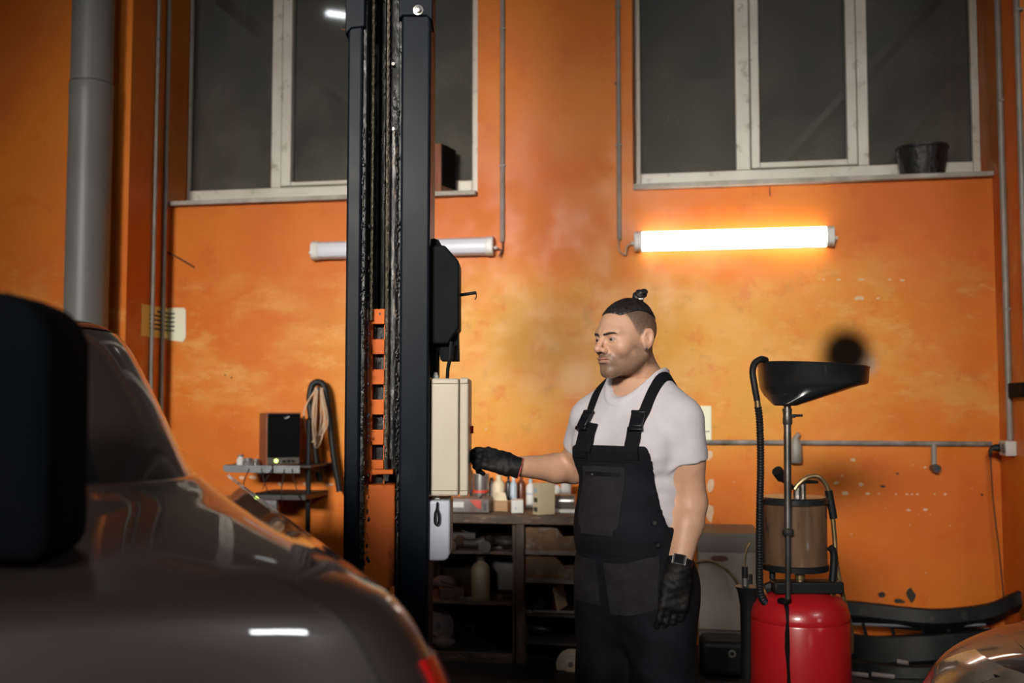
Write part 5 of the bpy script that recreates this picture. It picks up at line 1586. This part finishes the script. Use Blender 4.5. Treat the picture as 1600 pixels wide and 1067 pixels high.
def grad(fn, p, e=0.002):
    g = np.stack([fn(p + e * np.eye(3)[i]) - fn(p - e * np.eye(3)[i]) for i in range(3)], 1)
    return g / (np.linalg.norm(g, axis=1, keepdims=True) + 1e-9)


def sdf_obj(name, parts, mat, parent, tone=None):
    """parts: list of (V,F); one mesh object"""
    vs = []; fs = []; n = 0
    for V_, F_ in parts:
        vs.append(V_); fs.append(F_ + n); n += len(V_)
    V_ = np.concatenate(vs); F_ = np.concatenate(fs)
    me = bpy.data.meshes.new(name)
    me.vertices.add(len(V_)); me.vertices.foreach_set('co', V_.astype(np.float32).ravel())
    me.loops.add(F_.size); me.loops.foreach_set('vertex_index', F_.astype(np.int32).ravel())
    me.polygons.add(len(F_))
    me.polygons.foreach_set('loop_start', np.arange(0, F_.size, 4, dtype=np.int32))
    me.polygons.foreach_set('loop_total', np.full(len(F_), 4, dtype=np.int32))
    me.polygons.foreach_set('use_smooth', np.ones(len(F_), dtype=bool))
    me.update(calc_edges=True); me.validate()
    if tone is not None:
        at = me.attributes.new('tone', 'FLOAT_COLOR', 'POINT')
        col = np.ones((len(V_), 4), dtype=np.float32); col[:, :3] = tone(V_)
        at.data.foreach_set('color', col.ravel())
    me.materials.append(MATS[mat])
    o = bpy.data.objects.new(name, me); COL.objects.link(o); o.parent = parent
    return o


MD = 3.23
mc = C(990, 632, MD)
MAN = thing('person', cw(mc.x, MD, 0), 'man in a white T-shirt, black bib overalls and black gloves reaching to the control box', 'person', YAW)


def ml(px, py, dv=0.0):
    q = C(px, py, MD + dv)
    return v3(q.x - mc.x, dv, q.z)


PHI = R(42)
TL = v3(math.cos(PHI), -math.sin(PHI), 0)     # his left
TB = v3(math.sin(PHI), math.cos(PHI), 0)      # his back
TM = np.stack([TL, TB, v3(0, 0, 1)], 1)       # columns: torso axes in local
TC = v3(0.0, 0.0, 0)


def tt(tx, ty, z): return TC + TL * tx + TB * ty + v3(0, 0, z)
def to_t(p): return (p - TC) @ TM


# joints
SHL, SHR = tt(.178, .0, 1.410), tt(-.175, .0, 1.408)
ELL, WRL = ml(1080, 786, -.10), ml(1060, 890, -.17)
ELR, WRR = ml(897, 733, .27), ml(803, 728, .17)
HEADPHI = R(54)
HC = ml(981, 588, -.035)                       # under the middle of the skull, at chin level
HL_ = v3(math.cos(HEADPHI), -math.sin(HEADPHI), 0); HB_ = v3(math.sin(HEADPHI), math.cos(HEADPHI), 0)
nod = R(4)
HU_ = v3(0, 0, 1) * math.cos(nod) + (-HB_) * math.sin(nod)
HBn = HB_ * math.cos(nod) + v3(0, 0, 1) * math.sin(nod)
HM = np.stack([HL_, HBn, HU_], 1)


def to_h(p): return (p - HC) @ HM
def hh2l(x, y, z): return HC + HL_ * x + HBn * y + HU_ * z


def neck_sd(p):
    return sd_chain(p, [hh2l(0, .028, .075), tt(0, .045, 1.535), tt(0, .03, 1.44)], [.057, .062, .085], .03)


def torso_sd(p):
    q = to_t(p)
    d = sd_ell(q, (0, .005, 1.32), (.178, .125, .205))
    d = smin(d, sd_ell(q, (0, -.028, 1.09), (.160, .138, .20)), .06)
    d = smin(d, sd_ell(q, (0, .005, .92), (.172, .135, .16)), .06)
    d = smin(d, sd_cone(q, (-.145, .005, 1.415), (.145, .005, 1.415), .056, .056), .05)
    for s in (-1, 1):
        d = smin(d, sd_cone(q, (s * .045, .03, 1.515), (s * .15, .01, 1.432), .048, .050), .04)
        d = smin(d, sd_ell(q, (s * .08, -.075, 1.335), (.085, .05, .075)), .04)
    return d


def arm_sd(p, S, E, Wr, side):
    mid = (S + E) / 2
    fm = E + (Wr - E) * .30
    d = sd_chain(p, [S, mid, E], [.060, .052, .046], .02)
    f = sd_chain(p, [E, fm, Wr], [.046, .047, .031], .02)
    return smin(d, f, .02)


def arms_sd(p):
    return np.minimum(arm_sd(p, SHL, ELL, WRL, 1), arm_sd(p, SHR, ELR, WRR, -1))


def leg_pts(s):
    hip = tt(s * .095, .0, .90); kn = tt(s * .115, -.01, .48); an = tt(s * .13, .03, .09)
    return hip, kn, an


# ---------------- head
def head_sd(p):
    q = to_h(p)
    x = np.abs(q[:, 0]); qs = q.copy(); qs[:, 0] = x
    d = sd_ell(q, (0, .014, .147), (.0755, .097, .086))
    d = smin(d, sd_ell(q, (0, -.035, .105), (.061, .060, .075)), .03)
    d = smin(d, sd_cone(qs, (.050, .012, .062), (.010, -.070, .022), .021, .021), .028)     # jaw
    d = smin(d, sd_ell(q, (0, -.020, .045), (.052, .055, .035)), .03)                         # under jaw flesh
    d = smin(d, sd_ell(q, (0, -.080, .020), (.022, .018, .018)), .018)                        # chin
    d = smin(d, sd_cone(qs, (.008, -.087, .137), (.044, -.070, .137), .010, .010), .016)      # brow ridge
    d = smin(d, sd_ell(qs, (.047, -.058, .092), (.020, .022, .022)), .022)                    # cheek bones
    d = smax(d, -sd_ell(qs, (.0315, -.103, .1175), (.0205, .0185, .0125)), .012)              # eye sockets
    d = smin(d, sd_cone(q, (0, -.089, .130), (0, -.1145, .092), .0070, .0095), .010)           # nose bridge
    d = smin(d, sd_ell(q, (0, -.1145, .0880), (.0112, .0120, .0098)), .008)                    # tip
    d = smin(d, sd_ell(qs, (.0125, -.1005, .0835), (.0085, .0115, .0085)), .006)              # wings
    d = smax(d, -sd_ell(qs, (.0065, -.108, .0765), (.0040, .0055, .0035)), .003)              # nostrils
    d = smin(d, sd_ell(q, (0, -.080, .056), (.032, .022, .022)), .016)                        # muzzle
    d = smin(d, sd_ell(q, (0, -.1005, .0595), (.023, .0075, .0045)), .005)                    # upper lip
    d = smin(d, sd_ell(q, (0, -.099, .0490), (.020, .008, .0055)), .005)                      # lower lip
    d = smax(d, -sd_cone(qs, (0, -.109, .0545), (.024, -.094, .0530), .0022, .0016), .003)    # mouth line
    d = smax(d, -sd_ell(q, (0, -.104, .0375), (.018, .007, .0045)), .008)                     # fold under lip
    # eyelids around the ball
    ball = sd_ell(qs, (.0315, -.0775, .1165), (.0138, .0138, .0138))
    lid = np.minimum(np.maximum(ball, .1165 + .0016 - q[:, 2] - (q[:, 1] + .088) * .2), np.maximum(ball, q[:, 2] - .1165 + .0040))
    d = smin(d, lid, .004)
    # ears
    Em = np.array(Matrix.Rotation(R(-14), 3, 'X'))
    Ez = np.array(Matrix.Rotation(R(-22), 3, 'Z'))
    M_ = Ez @ Em
    e = sd_ell(qs, (.0800, .018, .112), (.0080, .0200, .0330), M_)
    e = smax(e, -sd_ell(qs, (.0885, .014, .116), (.0075, .0115, .0205), M_), .004)
    e = smin(e, sd_cone(qs, (.080, .012, .112), (.079, .022, .100), .004, .004), .004)
    e = smin(e, sd_ell(qs, (.0775, .010, .083), (.0050, .0085, .0095)), .006)
    d = smin(d, e, .006)
    return smin(d, neck_sd(p), .022)


def body_sd(p):
    d = smin(torso_sd(p), neck_sd(p), .05)
    d = smin(d, arms_sd(p), .035)
    for s in (-1, 1):
        h_, k_, a_ = leg_pts(s)
        d = smin(d, sd_chain(p, [h_, k_, a_], [.085, .058, .04], .03), .04)
    return d


SK = np.array([.53, .298, .190]); STUB = np.array([.15, .088, .060]); BUZZ = np.array([.062, .040, .031]); LIP = np.array([.43, .205, .15])


def sstep(a, b, x):
    t_ = np.clip((x - a) / (b - a), 0, 1)
    return t_ * t_ * (3 - 2 * t_)


def hair_mask(q):
    """buzzed sides: 1 where short hair grows (head coordinates)"""
    x, y, z = np.abs(q[:, 0]), q[:, 1], q[:, 2]
    line = .130 + .060 * sstep(-.015, -.045, y)          # temple line climbs to the hairline
    m = sstep(-.010, .016, z - line) * sstep(-.066, -.044, y + .12 * np.maximum(z - .19, 0))
    back = sstep(.028, .040, y) * sstep(.020, .040, z)
    side = sstep(-.018, -.006, y) * sstep(.118, .130, z) * sstep(.036, .028, y)
    return np.clip(np.maximum(np.maximum(m, back), side), 0, 1) * (.62 + .38 * sstep(.10, .185, z))


def tone(V_):
    col = np.tile(SK, (len(V_), 1))
    q = to_h(V_)
    x, y, z = np.abs(q[:, 0]), q[:, 1], q[:, 2]
    near = sstep(-.03, 0.0, z)
    rng_ = np.random.default_rng(3)
    # red nose / cheeks / ears
    w = np.exp(-((x / .02) ** 2 + ((y + .108) / .02) ** 2 + ((z - .088) / .02) ** 2))
    w = np.maximum(w, .5 * np.exp(-(((x - .045) / .022) ** 2 + ((y + .07) / .03) ** 2 + ((z - .085) / .022) ** 2)))
    w = np.maximum(w, .5 * sstep(.076, .082, x) * sstep(.08, .1, z))
    col = col * (1 - .35 * w[:, None]) + np.array([.58, .24, .18]) * (.35 * w[:, None])
    # beard
    jaw = sstep(.080, .058, z) * sstep(-.02, .0, z + .0) * sstep(.030, .012, y)
    jaw = np.maximum(jaw, sstep(.105, .085, z) * sstep(-.035, -.015, y) * sstep(.020, .005, y) * sstep(.02, .05, z) * sstep(.055, .065, x))
    mou = np.exp(-((x / .030) ** 4)) * sstep(.056, .063, z) * sstep(.080, .072, z) * sstep(-.080, -.090, y)
    chin = np.exp(-((x / .034) ** 4)) * sstep(.046, .034, z) * sstep(-.055, -.070, y)
    under = sstep(.012, -.01, z)
    b = np.clip(.72 * jaw * (1 - under) + .75 * mou + .45 * chin * (1 - under), 0, .86)
    b *= (.85 + .3 * rng_.random(len(V_)))
    b = np.clip(b, 0, .95) * near
    col = col * (1 - b[:, None]) + STUB * b[:, None]
    lp_ = np.exp(-((x / .024) ** 4)) * np.maximum(np.exp(-(((z - .0585) / .0042) ** 4)), np.exp(-(((z - .0490) / .0052) ** 4))) * sstep(-.090, -.096, y)
    col = col * (1 - .8 * lp_[:, None]) + LIP * .8 * lp_[:, None]
    hm = hair_mask(q) * near * (.78 + .2 * rng_.random(len(V_)))
    ear = sstep(.0765, .079, x) * sstep(.075, .08, z) * sstep(.147, .140, z) * sstep(.045, .038, y)
    hm = np.clip(hm * (1 - ear), 0, .92)
    col = col * (1 - hm[:, None]) + BUZZ * hm[:, None]
    # eye line
    ey = np.exp(-(((x - .0315) / .017) ** 4 + ((z - .1175) / .0075) ** 2)) * sstep(-.07, -.08, y)
    col *= (1 - .35 * ey[:, None])
    # arms a little darker, reddish elbow
    return col


hlo, hhi = HC + v3(-.135, -.135, -.075), HC + v3(.135, .14, .25)
HV, HF = surface_nets(head_sd, hlo, hhi, .0028)
for _ in range(2): HV -= (head_sd(HV) * .8)[:, None] * grad(head_sd, HV, .0015)
bl0 = np.minimum(np.minimum(WRL, WRR), tt(0, 0, 0) - .25) - .06; bl1 = np.maximum(np.maximum(WRL, ELL), tt(0, 0, 0) + .25) + .06
bl0[2] = .03; bl1[2] = 1.548


def body_cut(p): return np.maximum(body_sd(p), p[:, 2] - 1.545)


BV, BF = surface_nets(body_cut, bl0, bl1, .009)
BV -= (body_cut(BV) * .8)[:, None] * grad(body_cut, BV, .002)
body = sdf_obj('body', [(HV, HF), (BV, BF)], 'skin', MAN, tone)


# ---------------- clothes
def trace(fn, o, d, tmax=.6):
    o = np.asarray(o, float); d = unit(np.asarray(d, float)); s_ = 0.0
    for _ in range(70):
        f_ = fn((o + d * s_)[None])[0]
        if abs(f_) < 3e-4 or s_ > tmax: break
        s_ += f_ * .7
    return o + d * s_


def wrinkle(p, amp, f=1.0):
    q = to_t(p)
    return amp * (np.sin(q[:, 2] * 62 * f + 9 * q[:, 0] + 2.2 * np.sin(q[:, 0] * 21 * f + q[:, 2] * 8)) * .5 + .5 * np.sin(q[:, 0] * 47 * f - q[:, 2] * 33 * f + 2 * np.sin(q[:, 1] * 30)) * np.cos(q[:, 2] * 17 + q[:, 1] * 9))


SLV_L = SHL + (ELL - SHL) * .49; SLV_R = SHR + (ELR - SHR) * .50
def unit(a): return a / np.linalg.norm(a)


NK0, NK1 = v3(0, -.012, 1.478), v3(0, .052, 1.66)


def shirt_sd(p, hole=True):
    q = to_t(p)
    d = torso_sd(p) - .010
    aL = sd_chain(p, [SHL, SHL + (ELL - SHL) * .7], [.064, .064], .02)
    aR = sd_chain(p, [SHR, SHR + (ELR - SHR) * .7], [.063, .061], .02)
    aL = smax(aL, (p - SLV_L) @ unit(unit(ELL - SHL) + v3(0.1, 0, -.25)), .004)
    aR = smax(aR, (p - SLV_R) @ unit(ELR - SHR), .004)
    d = smin(d, np.minimum(aL, aR), .03)
    low = sstep(1.38, 1.20, q[:, 2])
    d = d - wrinkle(p, .0022) * (.25 + .75 * low)
    fl = low * sstep(.05, .13, q[:, 0]) 
    d = d - .0035 * fl * np.abs(np.sin(q[:, 2] * 68 + q[:, 1] * 24 + 1.5 * np.sin(q[:, 1] * 30))) ** 2
    # drag folds from the armpit
    # neck opening: plane tilted forward
    if hole:
        d = smin(d, np.maximum(neck_sd(p) - .011, q[:, 2] - 1.58), .05)
        cut = (1.506 + .28 * q[:, 1] + 7.5 * q[:, 0] ** 2) - q[:, 2]
        d = d - .0040 * sstep(.022, .017, cut)
        d = smax(d, -cut, .006)
    return smax(d, .98 - q[:, 2], .004)


def over_raw(p):
    q = to_t(p)
    d = torso_sd(p) - .019
    for s in (-1, 1):
        h_, k_, a_ = leg_pts(s)
        l = sd_chain(p, [h_, k_, a_ - v3(0, 0, .03)], [.108, .092, .088], .03)
        d = smin(d, l, .05)
    d = smin(d, sd_ell(q, (0, .02, .90), (.185, .142, .15)), .04)
    low = sstep(1.05, .95, q[:, 2])
    return d - wrinkle(p, .0035, .6) * (.3 + .7 * low)


def over_sd(p):
    q = to_t(p)
    d = over_raw(p)
    ang = np.arctan2(np.abs(q[:, 0]), -q[:, 1])
    zl = 1.100 + .238 * sstep(1.22, .78, ang) + .10 * sstep(2.0, 2.7, ang)
    d = smax(d, (q[:, 2] - zl) * .7, .004)
    return smax(d, .06 - q[:, 2], .005)


lo_ = tt(0, 0, 0) + v3(-.33, -.33, .96); hi_ = tt(0, 0, 0) + v3(.36, .33, 1.60)
hi_[0] = max(hi_[0], SLV_L[0] + .12)
SV, SF = surface_nets(shirt_sd, lo_, hi_, .0050)
SV -= ((shirt_sd(SV) * .7) * (SV[:, 2] < 1.47))[:, None] * grad(shirt_sd, SV, .003)
shirt = sdf_obj('t_shirt', [(SV, SF)], 'tshirt', MAN)
shirt['label'] = 'light grey short-sleeved T-shirt'
lo_ = tt(0, 0, 0) + v3(-.36, -.36, .04); hi_ = tt(0, 0, 0) + v3(.36, .36, 1.36)
OV, OF = surface_nets(over_sd, lo_, hi_, .0075)
OV -= (over_sd(OV) * .7)[:, None] * grad(over_sd, OV, .003)
overalls = sdf_obj('overalls', [(OV, OF)], 'overall_black', MAN)
overalls['label'] = 'black bib overalls with charcoal pocket panels'


def cover_sd(p): return np.minimum(shirt_sd(p), over_sd(p))


def decal(name, fn, uv_rows, mat, parent, th=.004, off=.003):
    """patch on the front of the torso: rows of (tx, z) projected along the facing direction"""
    rows = []
    for row in uv_rows:
        rows.append([trace(fn, tt(a, -.35, z), TB) for a, z in row])
    flat = np.array([p for r in rows for p in r])
    nr_ = grad(fn, flat, .006).reshape(len(rows), -1, 3)
    R_ = [[Vector(p + n * off) for p, n in zip(r, nn)] for r, nn in zip(rows, nr_)]
    N_ = [[Vector(n) for n in nn] for nn in nr_]
    return MB().sheet(R_, th, N_).build(name, mat, parent, smooth=True, angle=50)


def lin(a, b, n): return [a + (b - a) * k / (n - 1) for k in range(n)]


# bib hem, chest pocket with zip
decal('bib_hem', over_sd, [[(x, z) for x in lin(-.112, .112, 15)] for z in lin(1.322, 1.290, 4)], 'strap_black', overalls, .003, .0022)
pk = decal('chest_pocket', over_sd, [[(x, z) for x in lin(-.092 + (.018 if z < 1.09 else 0), .068 - (.018 if z < 1.09 else 0), 13)] for z in lin(1.275, 1.075, 15)], 'overall_grey', overalls, .004, .0028)
zp = decal('zip', over_sd, [[(x, z) for x in lin(-.080, .052, 13)] for z in lin(1.258, 1.246, 3)], 'buckle', pk, .004, .0045)
zx = trace(over_sd, tt(-.045, -.35, 1.25), TB)
MB().box(Vector(zx) + Vector(-TB * .008), (.008, .005, .007), M=Matrix(TM.tolist())).build('zip_pull', 'dark_steel', pk, bevel=.001)
decal('waist_band', over_sd, [[(x, z) for x in lin(-.150, .150, 21)] for z in lin(1.055, 1.018, 4)], 'strap_black', overalls, .004, .0025)
decal('hip_pocket', over_sd, [[(x, z + (.0 if x < .07 else (x - .07) * .3)) for x in lin(.010, .155, 12)] for z in lin(.995, .84, 12)], 'overall_grey', overalls, .004, .0022)
decal('hip_pocket', over_sd, [[(x, z) for x in lin(-.155, -.02, 12)] for z in lin(1.0, .86, 10)], 'overall_grey', overalls, .004, .0022)
# side buttons (on his left flank)
for px, py in ((1022, 817), (1027, 851)):
    o_ = ml(px, py, -.5)
    pnt = trace(over_sd, o_, ml(px, py, 0) - o_, .9); nrm_ = grad(over_sd, pnt[None], .006)[0]
    bt = MB().cyl(Vector(pnt - nrm_ * .002), Vector(pnt + nrm_ * .005), .0095, n=16).build('button', 'buckle', overalls, smooth=True)
    MB().tube([Vector(pnt + nrm_ * .0048), Vector(pnt + nrm_ * .0062)], .0055, 12).build('button_ring', 'junk_dark', bt)


def strap(points, width, mat, name, parent, th=.004, off=.0045, fn=None):
    fn = fn or cover_sd
    P = [Vector(p) for p in points]
    P = smooth_path(P, 4)
    A = np.array([list(p) for p in P]); N_ = grad(fn, A, .008)
    rows = []; nr_ = []
    for i in range(len(A)):
        tg = A[min(i + 1, len(A) - 1)] - A[max(i - 1, 0)]
        sd_ = unit(np.cross(unit(tg), N_[i]))
        rows.append([Vector(A[i] + sd_ * width * f + N_[i] * off) for f in (-.5, -.17, .17, .5)])
        nr_.append([Vector(N_[i])] * 4)
    return MB().sheet(rows, th, nr_).build(name, mat, parent, smooth=True, angle=50)


def strap_path(s, tx0, tx1):
    """over the shoulder: rays from inside the chest, sweeping front -> top -> back"""
    pts = []
    for k in range(15):
        f = k / 14
        al = R(-6 + 170 * f)
        tx = tx0 + (tx1 - tx0) * min(1, f * 2.0)
        zc_ = 1.32
        d = (-TB) * math.cos(al) + v3(0, 0, 1) * math.sin(al)
        o_ = tt(s * tx, .0, zc_) + d * .45
        pts.append(trace(cover_sd, o_, -d))
    return pts


for s, w0, w1 in ((1, .095, .105), (-1, .090, .105)):
    pts = strap_path(s, w0, w1)
    st = strap(pts, .034, 'strap_black', 'strap', overalls)
    # strap tongue below the buckle, wider where it is sewn to the bib
    lo_p = [trace(cover_sd, tt(s * (w0 + .0), -.35, z), TB) for z in (1.300, 1.330, 1.360, 1.385)]
    strap(lo_p, .046, 'strap_black', 'strap_tongue', overalls, .004, .0075)
    bz_ = 1.408
    pnt = trace(cover_sd, tt(s * (w0 + .002), -.35, bz_), TB); n_ = grad(cover_sd, pnt[None], .01)[0]
    up_ = unit(v3(0, 0, 1) - n_ * n_[2]); sd_ = np.cross(up_, n_)
    M_ = Matrix(np.stack([sd_, n_, up_], 1).tolist())
    bk = MB().box(Vector(pnt + n_ * .012), (.042, .013, .050), M=M_).build('buckle', 'buckle', overalls, bevel=.004)
    MB().box(Vector(pnt + n_ * .0185 + up_ * .012), (.026, .003, .016), M=M_).build('buckle_clasp', 'strap_black', bk, bevel=.001)
    MB().box(Vector(pnt + n_ * .012 - up_ * .030), (.048, .012, .012), M=M_).build('buckle_bar', 'buckle', bk, bevel=.003)
    MB().box(Vector(pnt + n_ * .012 + up_ * .029), (.046, .010, .010), M=M_).build('buckle_bar', 'buckle', bk, bevel=.003)
# loose strap end on the far side
lo_p = [trace(cover_sd, tt(-.055 - .004 * k, -.35, z), TB) for k, z in enumerate((1.400, 1.375, 1.345, 1.318))]
strap(lo_p, .032, 'strap_black', 'strap_end', overalls, .004, .011)


# ---------------- hair
def top_hair_sd(p):
    q = to_h(p)
    x, y, z = q[:, 0], q[:, 1], q[:, 2]
    d = sd_ell(q, (0, .014, .1475), (.0770, .0985, .0905))
    d = smin(d, sd_ell(q, (0, .030, .175), (.055, .066, .062)), .02)
    d += -.0012 * np.sin(np.arctan2(x, .14 + y * .3 - .02) * 46 + 3 * np.sin(z * 60))
    # hair line: narrow top strip pulled back to the knot
    ln = .186 + .020 * sstep(-.05, -.085, y) - .016 * sstep(.0, .07, y) + .9 * np.maximum(np.abs(x) - .046, 0)
    return smax(d, ln - z, .004)


KV, KF = surface_nets(top_hair_sd, HC + v3(-.12, -.12, .15), HC + v3(.12, .13, .26), .0028)
hair = sdf_obj('hair', [(KV, KF)], 'hair', MAN)
hair['label'] = 'dark hair pulled back into a small top knot'
kn = hh2l(.004, .066, .236)
kq = lambda p: (p - kn) @ HM


def knot_sd(p):
    q = kq(p)
    d = sd_ell(q, (0, .002, .016), (.018, .020, .016))
    d = smin(d, sd_ell(q, (.008, .012, .022), (.011, .011, .011)), .006)
    d = smin(d, sd_ell(q, (-.006, -.010, .010), (.012, .012, .012)), .006)
    d = smin(d, sd_cone(q, (0, .0, .004), (0, -.006, -.012), .010, .016), .006)
    return d - .0016 * np.sin(q[:, 0] * 420 + q[:, 2] * 300)


KV, KF = surface_nets(knot_sd, kn - .05, kn + .06, .0022)
sdf_obj('hair_knot', [(KV, KF)], 'hair', hair)
MB().tube([Vector(kn + HL_ * .0115 * math.cos(a) + HBn * .0115 * math.sin(a) + HU_ * .002) for a in [2 * math.pi * k / 20 for k in range(21)]], .0028, 6, cap=False).build('hair_band', 'white_plastic', hair, smooth=True)


def on_face(x, z):
    return trace(head_sd, hh2l(x, -.2, z), HBn)


for s in (-1, 1):
    e = hh2l(s * .0315, -.0772, .1165)
    eb = MB()
    pr = MB().lathe([(.0126 * math.cos(a), .0126 * math.sin(a)) for a in lin(-1.5, 1.5, 12)], n=20)
    pr.v = [tuple(Vector(e) + Vector(v)) for v in pr.v]
    ey = pr.build('eye', 'eye_white', MAN, smooth=True, angle=80)
    gz = unit(-HBn * 1.0 - HU_ * .22 - HL_ * .05)
    MB().tube([Vector(e + gz * .0085), Vector(e + gz * .0120), Vector(e + gz * .0129)], [.0062, .0056, .003], 14).build('iris', 'iris', ey, smooth=True)
    # eyebrow: tapered tuft strip hugging the brow
    pts_ = [on_face(s * x, z) for x, z in ((.011, .1310), (.021, .1332), (.033, .1350), (.044, .1345), (.051, .1310))]
    rad_ = [.0030, .0036, .0033, .0024, .0010]
    P_ = smooth_path([Vector(p) for p in pts_], 3)
    rr_ = [float(np.interp(i / (len(P_) - 1), lin(0, 1, 5), rad_)) for i in range(len(P_))]
    MB().tube(P_, rr_, 8).build('eyebrow', 'eyebrow', MAN, smooth=True)
er = hh2l(.083, .006, .081)
MB().lathe([(.0035 * math.cos(a), .0035 * math.sin(a)) for a in lin(-1.5, 1.5, 6)], Vector(er), 10).build('ear_stud', 'dark_steel', MAN, smooth=True)


# ---------------- hands in gloves
def hand_field(wr, d, n, curl, spread, thumb_in, scale=1.0, wsign=1, tw=.62):
    """wr wrist, d towards the finger tips, n back-of-hand normal, w towards the thumb"""
    d = unit(d); n = unit(n - d * (n @ d)); w = np.cross(n, d) * wsign
    pal = wr + d * .048 * scale
    M_ = np.stack([w, n, d], 1)
    chains = []
    base_w = (.031, .0105, -.0105, -.030)
    lens = ((.042, .026, .022), (.046, .029, .023), (.043, .027, .022), (.034, .021, .019))
    for i in range(4):
        b = wr + (d * (.092 - .004 * abs(i - 1.2)) + w * base_w[i]) * scale
        ang = curl[i]; pts_ = [b - d * .02, b]; c_ = 0
        for j, L_ in enumerate(lens[i]):
            c_ += ang[j]
            dir_ = d * math.cos(c_) - n * math.sin(c_) + w * spread[i]
            pts_.append(pts_[-1] + unit(dir_) * L_ * scale)
        chains.append((pts_, [.0115 * scale, .0112 * scale, .0104 * scale, .0098 * scale, .0085 * scale]))
    tb = wr + (d * .028 + w * .030 - n * .006) * scale
    t1 = tb + unit(w * tw + d * .70 - n * (.25 + thumb_in)) * .040 * scale
    t2 = t1 + unit(w * .12 + d * .92 - n * (.30 + thumb_in)) * .030 * scale
    t3 = t2 + unit(-w * .10 + d * .95 - n * (.30 + thumb_in)) * .024 * scale
    chains.append(([tb, t1, t2, t3], [.017 * scale, .0135 * scale, .0118 * scale, .0095 * scale]))

    def fn(p):
        x = sd_rbox(p, pal, (.043 * scale, .0165 * scale, .052 * scale), M_, .015 * scale)
        x = smin(x, sd_ell(p, wr + (d * .030 + w * .022 - n * .008) * scale, (.022 * scale, .018 * scale, .034 * scale), M_), .012)
        x = smin(x, sd_cone(p, wr - d * .038 * scale, wr + d * .02 * scale, .038 * scale, .032 * scale), .02)
        for i, (pts_, rr_) in enumerate(chains):
            c_ = sd_chain(p, pts_, rr_, .004)
            x = smin(x, c_, .0065)
        x = smax(x, -((p - (wr - d * .036 * scale)) @ d), .003)
        return x - .0009 * np.sin((p @ d) * 260) * np.cos((p @ w) * 130)
    allp = np.array([q for pts_, _ in chains for q in pts_] + [wr - d * .05, wr])
    return fn, allp.min(0) - .035, allp.max(0) + .035, d, n, w


GL = []
dl = unit(ml(1046, 985, -.19) - WRL)
fnL, a_, b_, dL, nL, wL = hand_field(WRL + dl * .02, dl, v3(.12, -1.0, .0), [(.22, .42, .3), (.28, .5, .35), (.34, .55, .4), (.42, .6, .4)], (.02, .0, -.01, -.03), .2, 1.0, 1, .5)
if wL[0] > 0: fnL, a_, b_, dL, nL, wL = hand_field(WRL + dl * .02, dl, v3(.12, -1.0, .0), [(.22, .42, .3), (.28, .5, .35), (.34, .55, .4), (.42, .6, .4)], (.02, .0, -.01, -.03), .2, 1.0, -1, .5)
GV, GF = surface_nets(fnL, a_, b_, .0026)
g1 = sdf_obj('glove', [(GV, GF)], 'glove', MAN); g1['label'] = 'black glove on the hanging left hand'
MB().tube([Vector(WRL - dL * .018), Vector(WRL - dL * .010)], .0362, 20, cap=False).build('cuff_hem', 'strap_black', g1, smooth=True)
tip = ml(722, 712, .17)
dr_ = unit(tip - WRR)
wr2 = WRR + dr_ * .012
fnR, a_, b_, dR, nR, wR = hand_field(wr2, dr_ + v3(0, 0, .10), v3(-.05, -.80, .60), [(.40, .70, .45), (.60, .85, .6), (.75, 1.0, .7), (.85, 1.1, .7)], (.0, .0, .0, .0), .10, .95, -1, .15)
GV, GF = surface_nets(fnR, a_, b_, .0026)
g2 = sdf_obj('glove', [(GV, GF)], 'glove', MAN); g2['label'] = 'black glove on the right hand at the control box'
MB().tube([Vector(wr2 - dR * .036), Vector(wr2 - dR * .033)], .0355, 20, cap=False).build('cuff_hem', 'glove_trim', g2, smooth=True)

# ---------------- wrist watch on the left wrist
ax_ = unit(WRL - ELL)
wc = WRL - ax_ * .020
sx_ = unit(np.cross(ax_, v3(.3, -1, 0))); sy_ = np.cross(ax_, sx_)
wt = MB().tube([Vector(wc - ax_ * .011), Vector(wc - ax_ * .0105), Vector(wc + ax_ * .0105), Vector(wc + ax_ * .011)], [.036, .0385, .0385, .036], 28).build('wristwatch', 'watch_black', MAN, smooth=True)
fdir = unit(v3(-.25, -1, .1) - ax_ * (v3(-.25, -1, .1) @ ax_)); sdir = np.cross(ax_, fdir)
M_ = Matrix(np.stack([sdir, fdir, ax_], 1).tolist())
fc = wc + fdir * .040
MB().box(Vector(fc), (.036, .010, .032), M=M_).build('watch_case', 'dark_steel', wt, bevel=.003)
MB().box(Vector(fc + fdir * .0046), (.028, .002, .025), M=M_).build('watch_face', 'watch_glass', wt, bevel=.0006)
for s in (-1, 1):
    MB().box(Vector(fc + sdir * .0185 * s - fdir * .002), (.003, .008, .026), M=M_).build('watch_lug', 'bolt_steel', wt)

# ---------------- boots
for s in (-1, 1):
    h_, k_, a_ = leg_pts(s)
    fx = lambda p: smax(smin(sd_ell((p - v3(a_[0], a_[1], 0)) @ TM, (0, -.07, .045), (.05, .13, .055)), sd_cone(p, a_ - v3(0, 0, .05), a_ + v3(0, 0, .08), .055, .055), .04), .002 - p[:, 2], .004)
    FV, FF = surface_nets(fx, v3(a_[0] - .24, a_[1] - .24, -.01), v3(a_[0] + .2, a_[1] + .2, .24), .009)
    sdf_obj('boot', [(FV, FF)], 'boot', MAN)
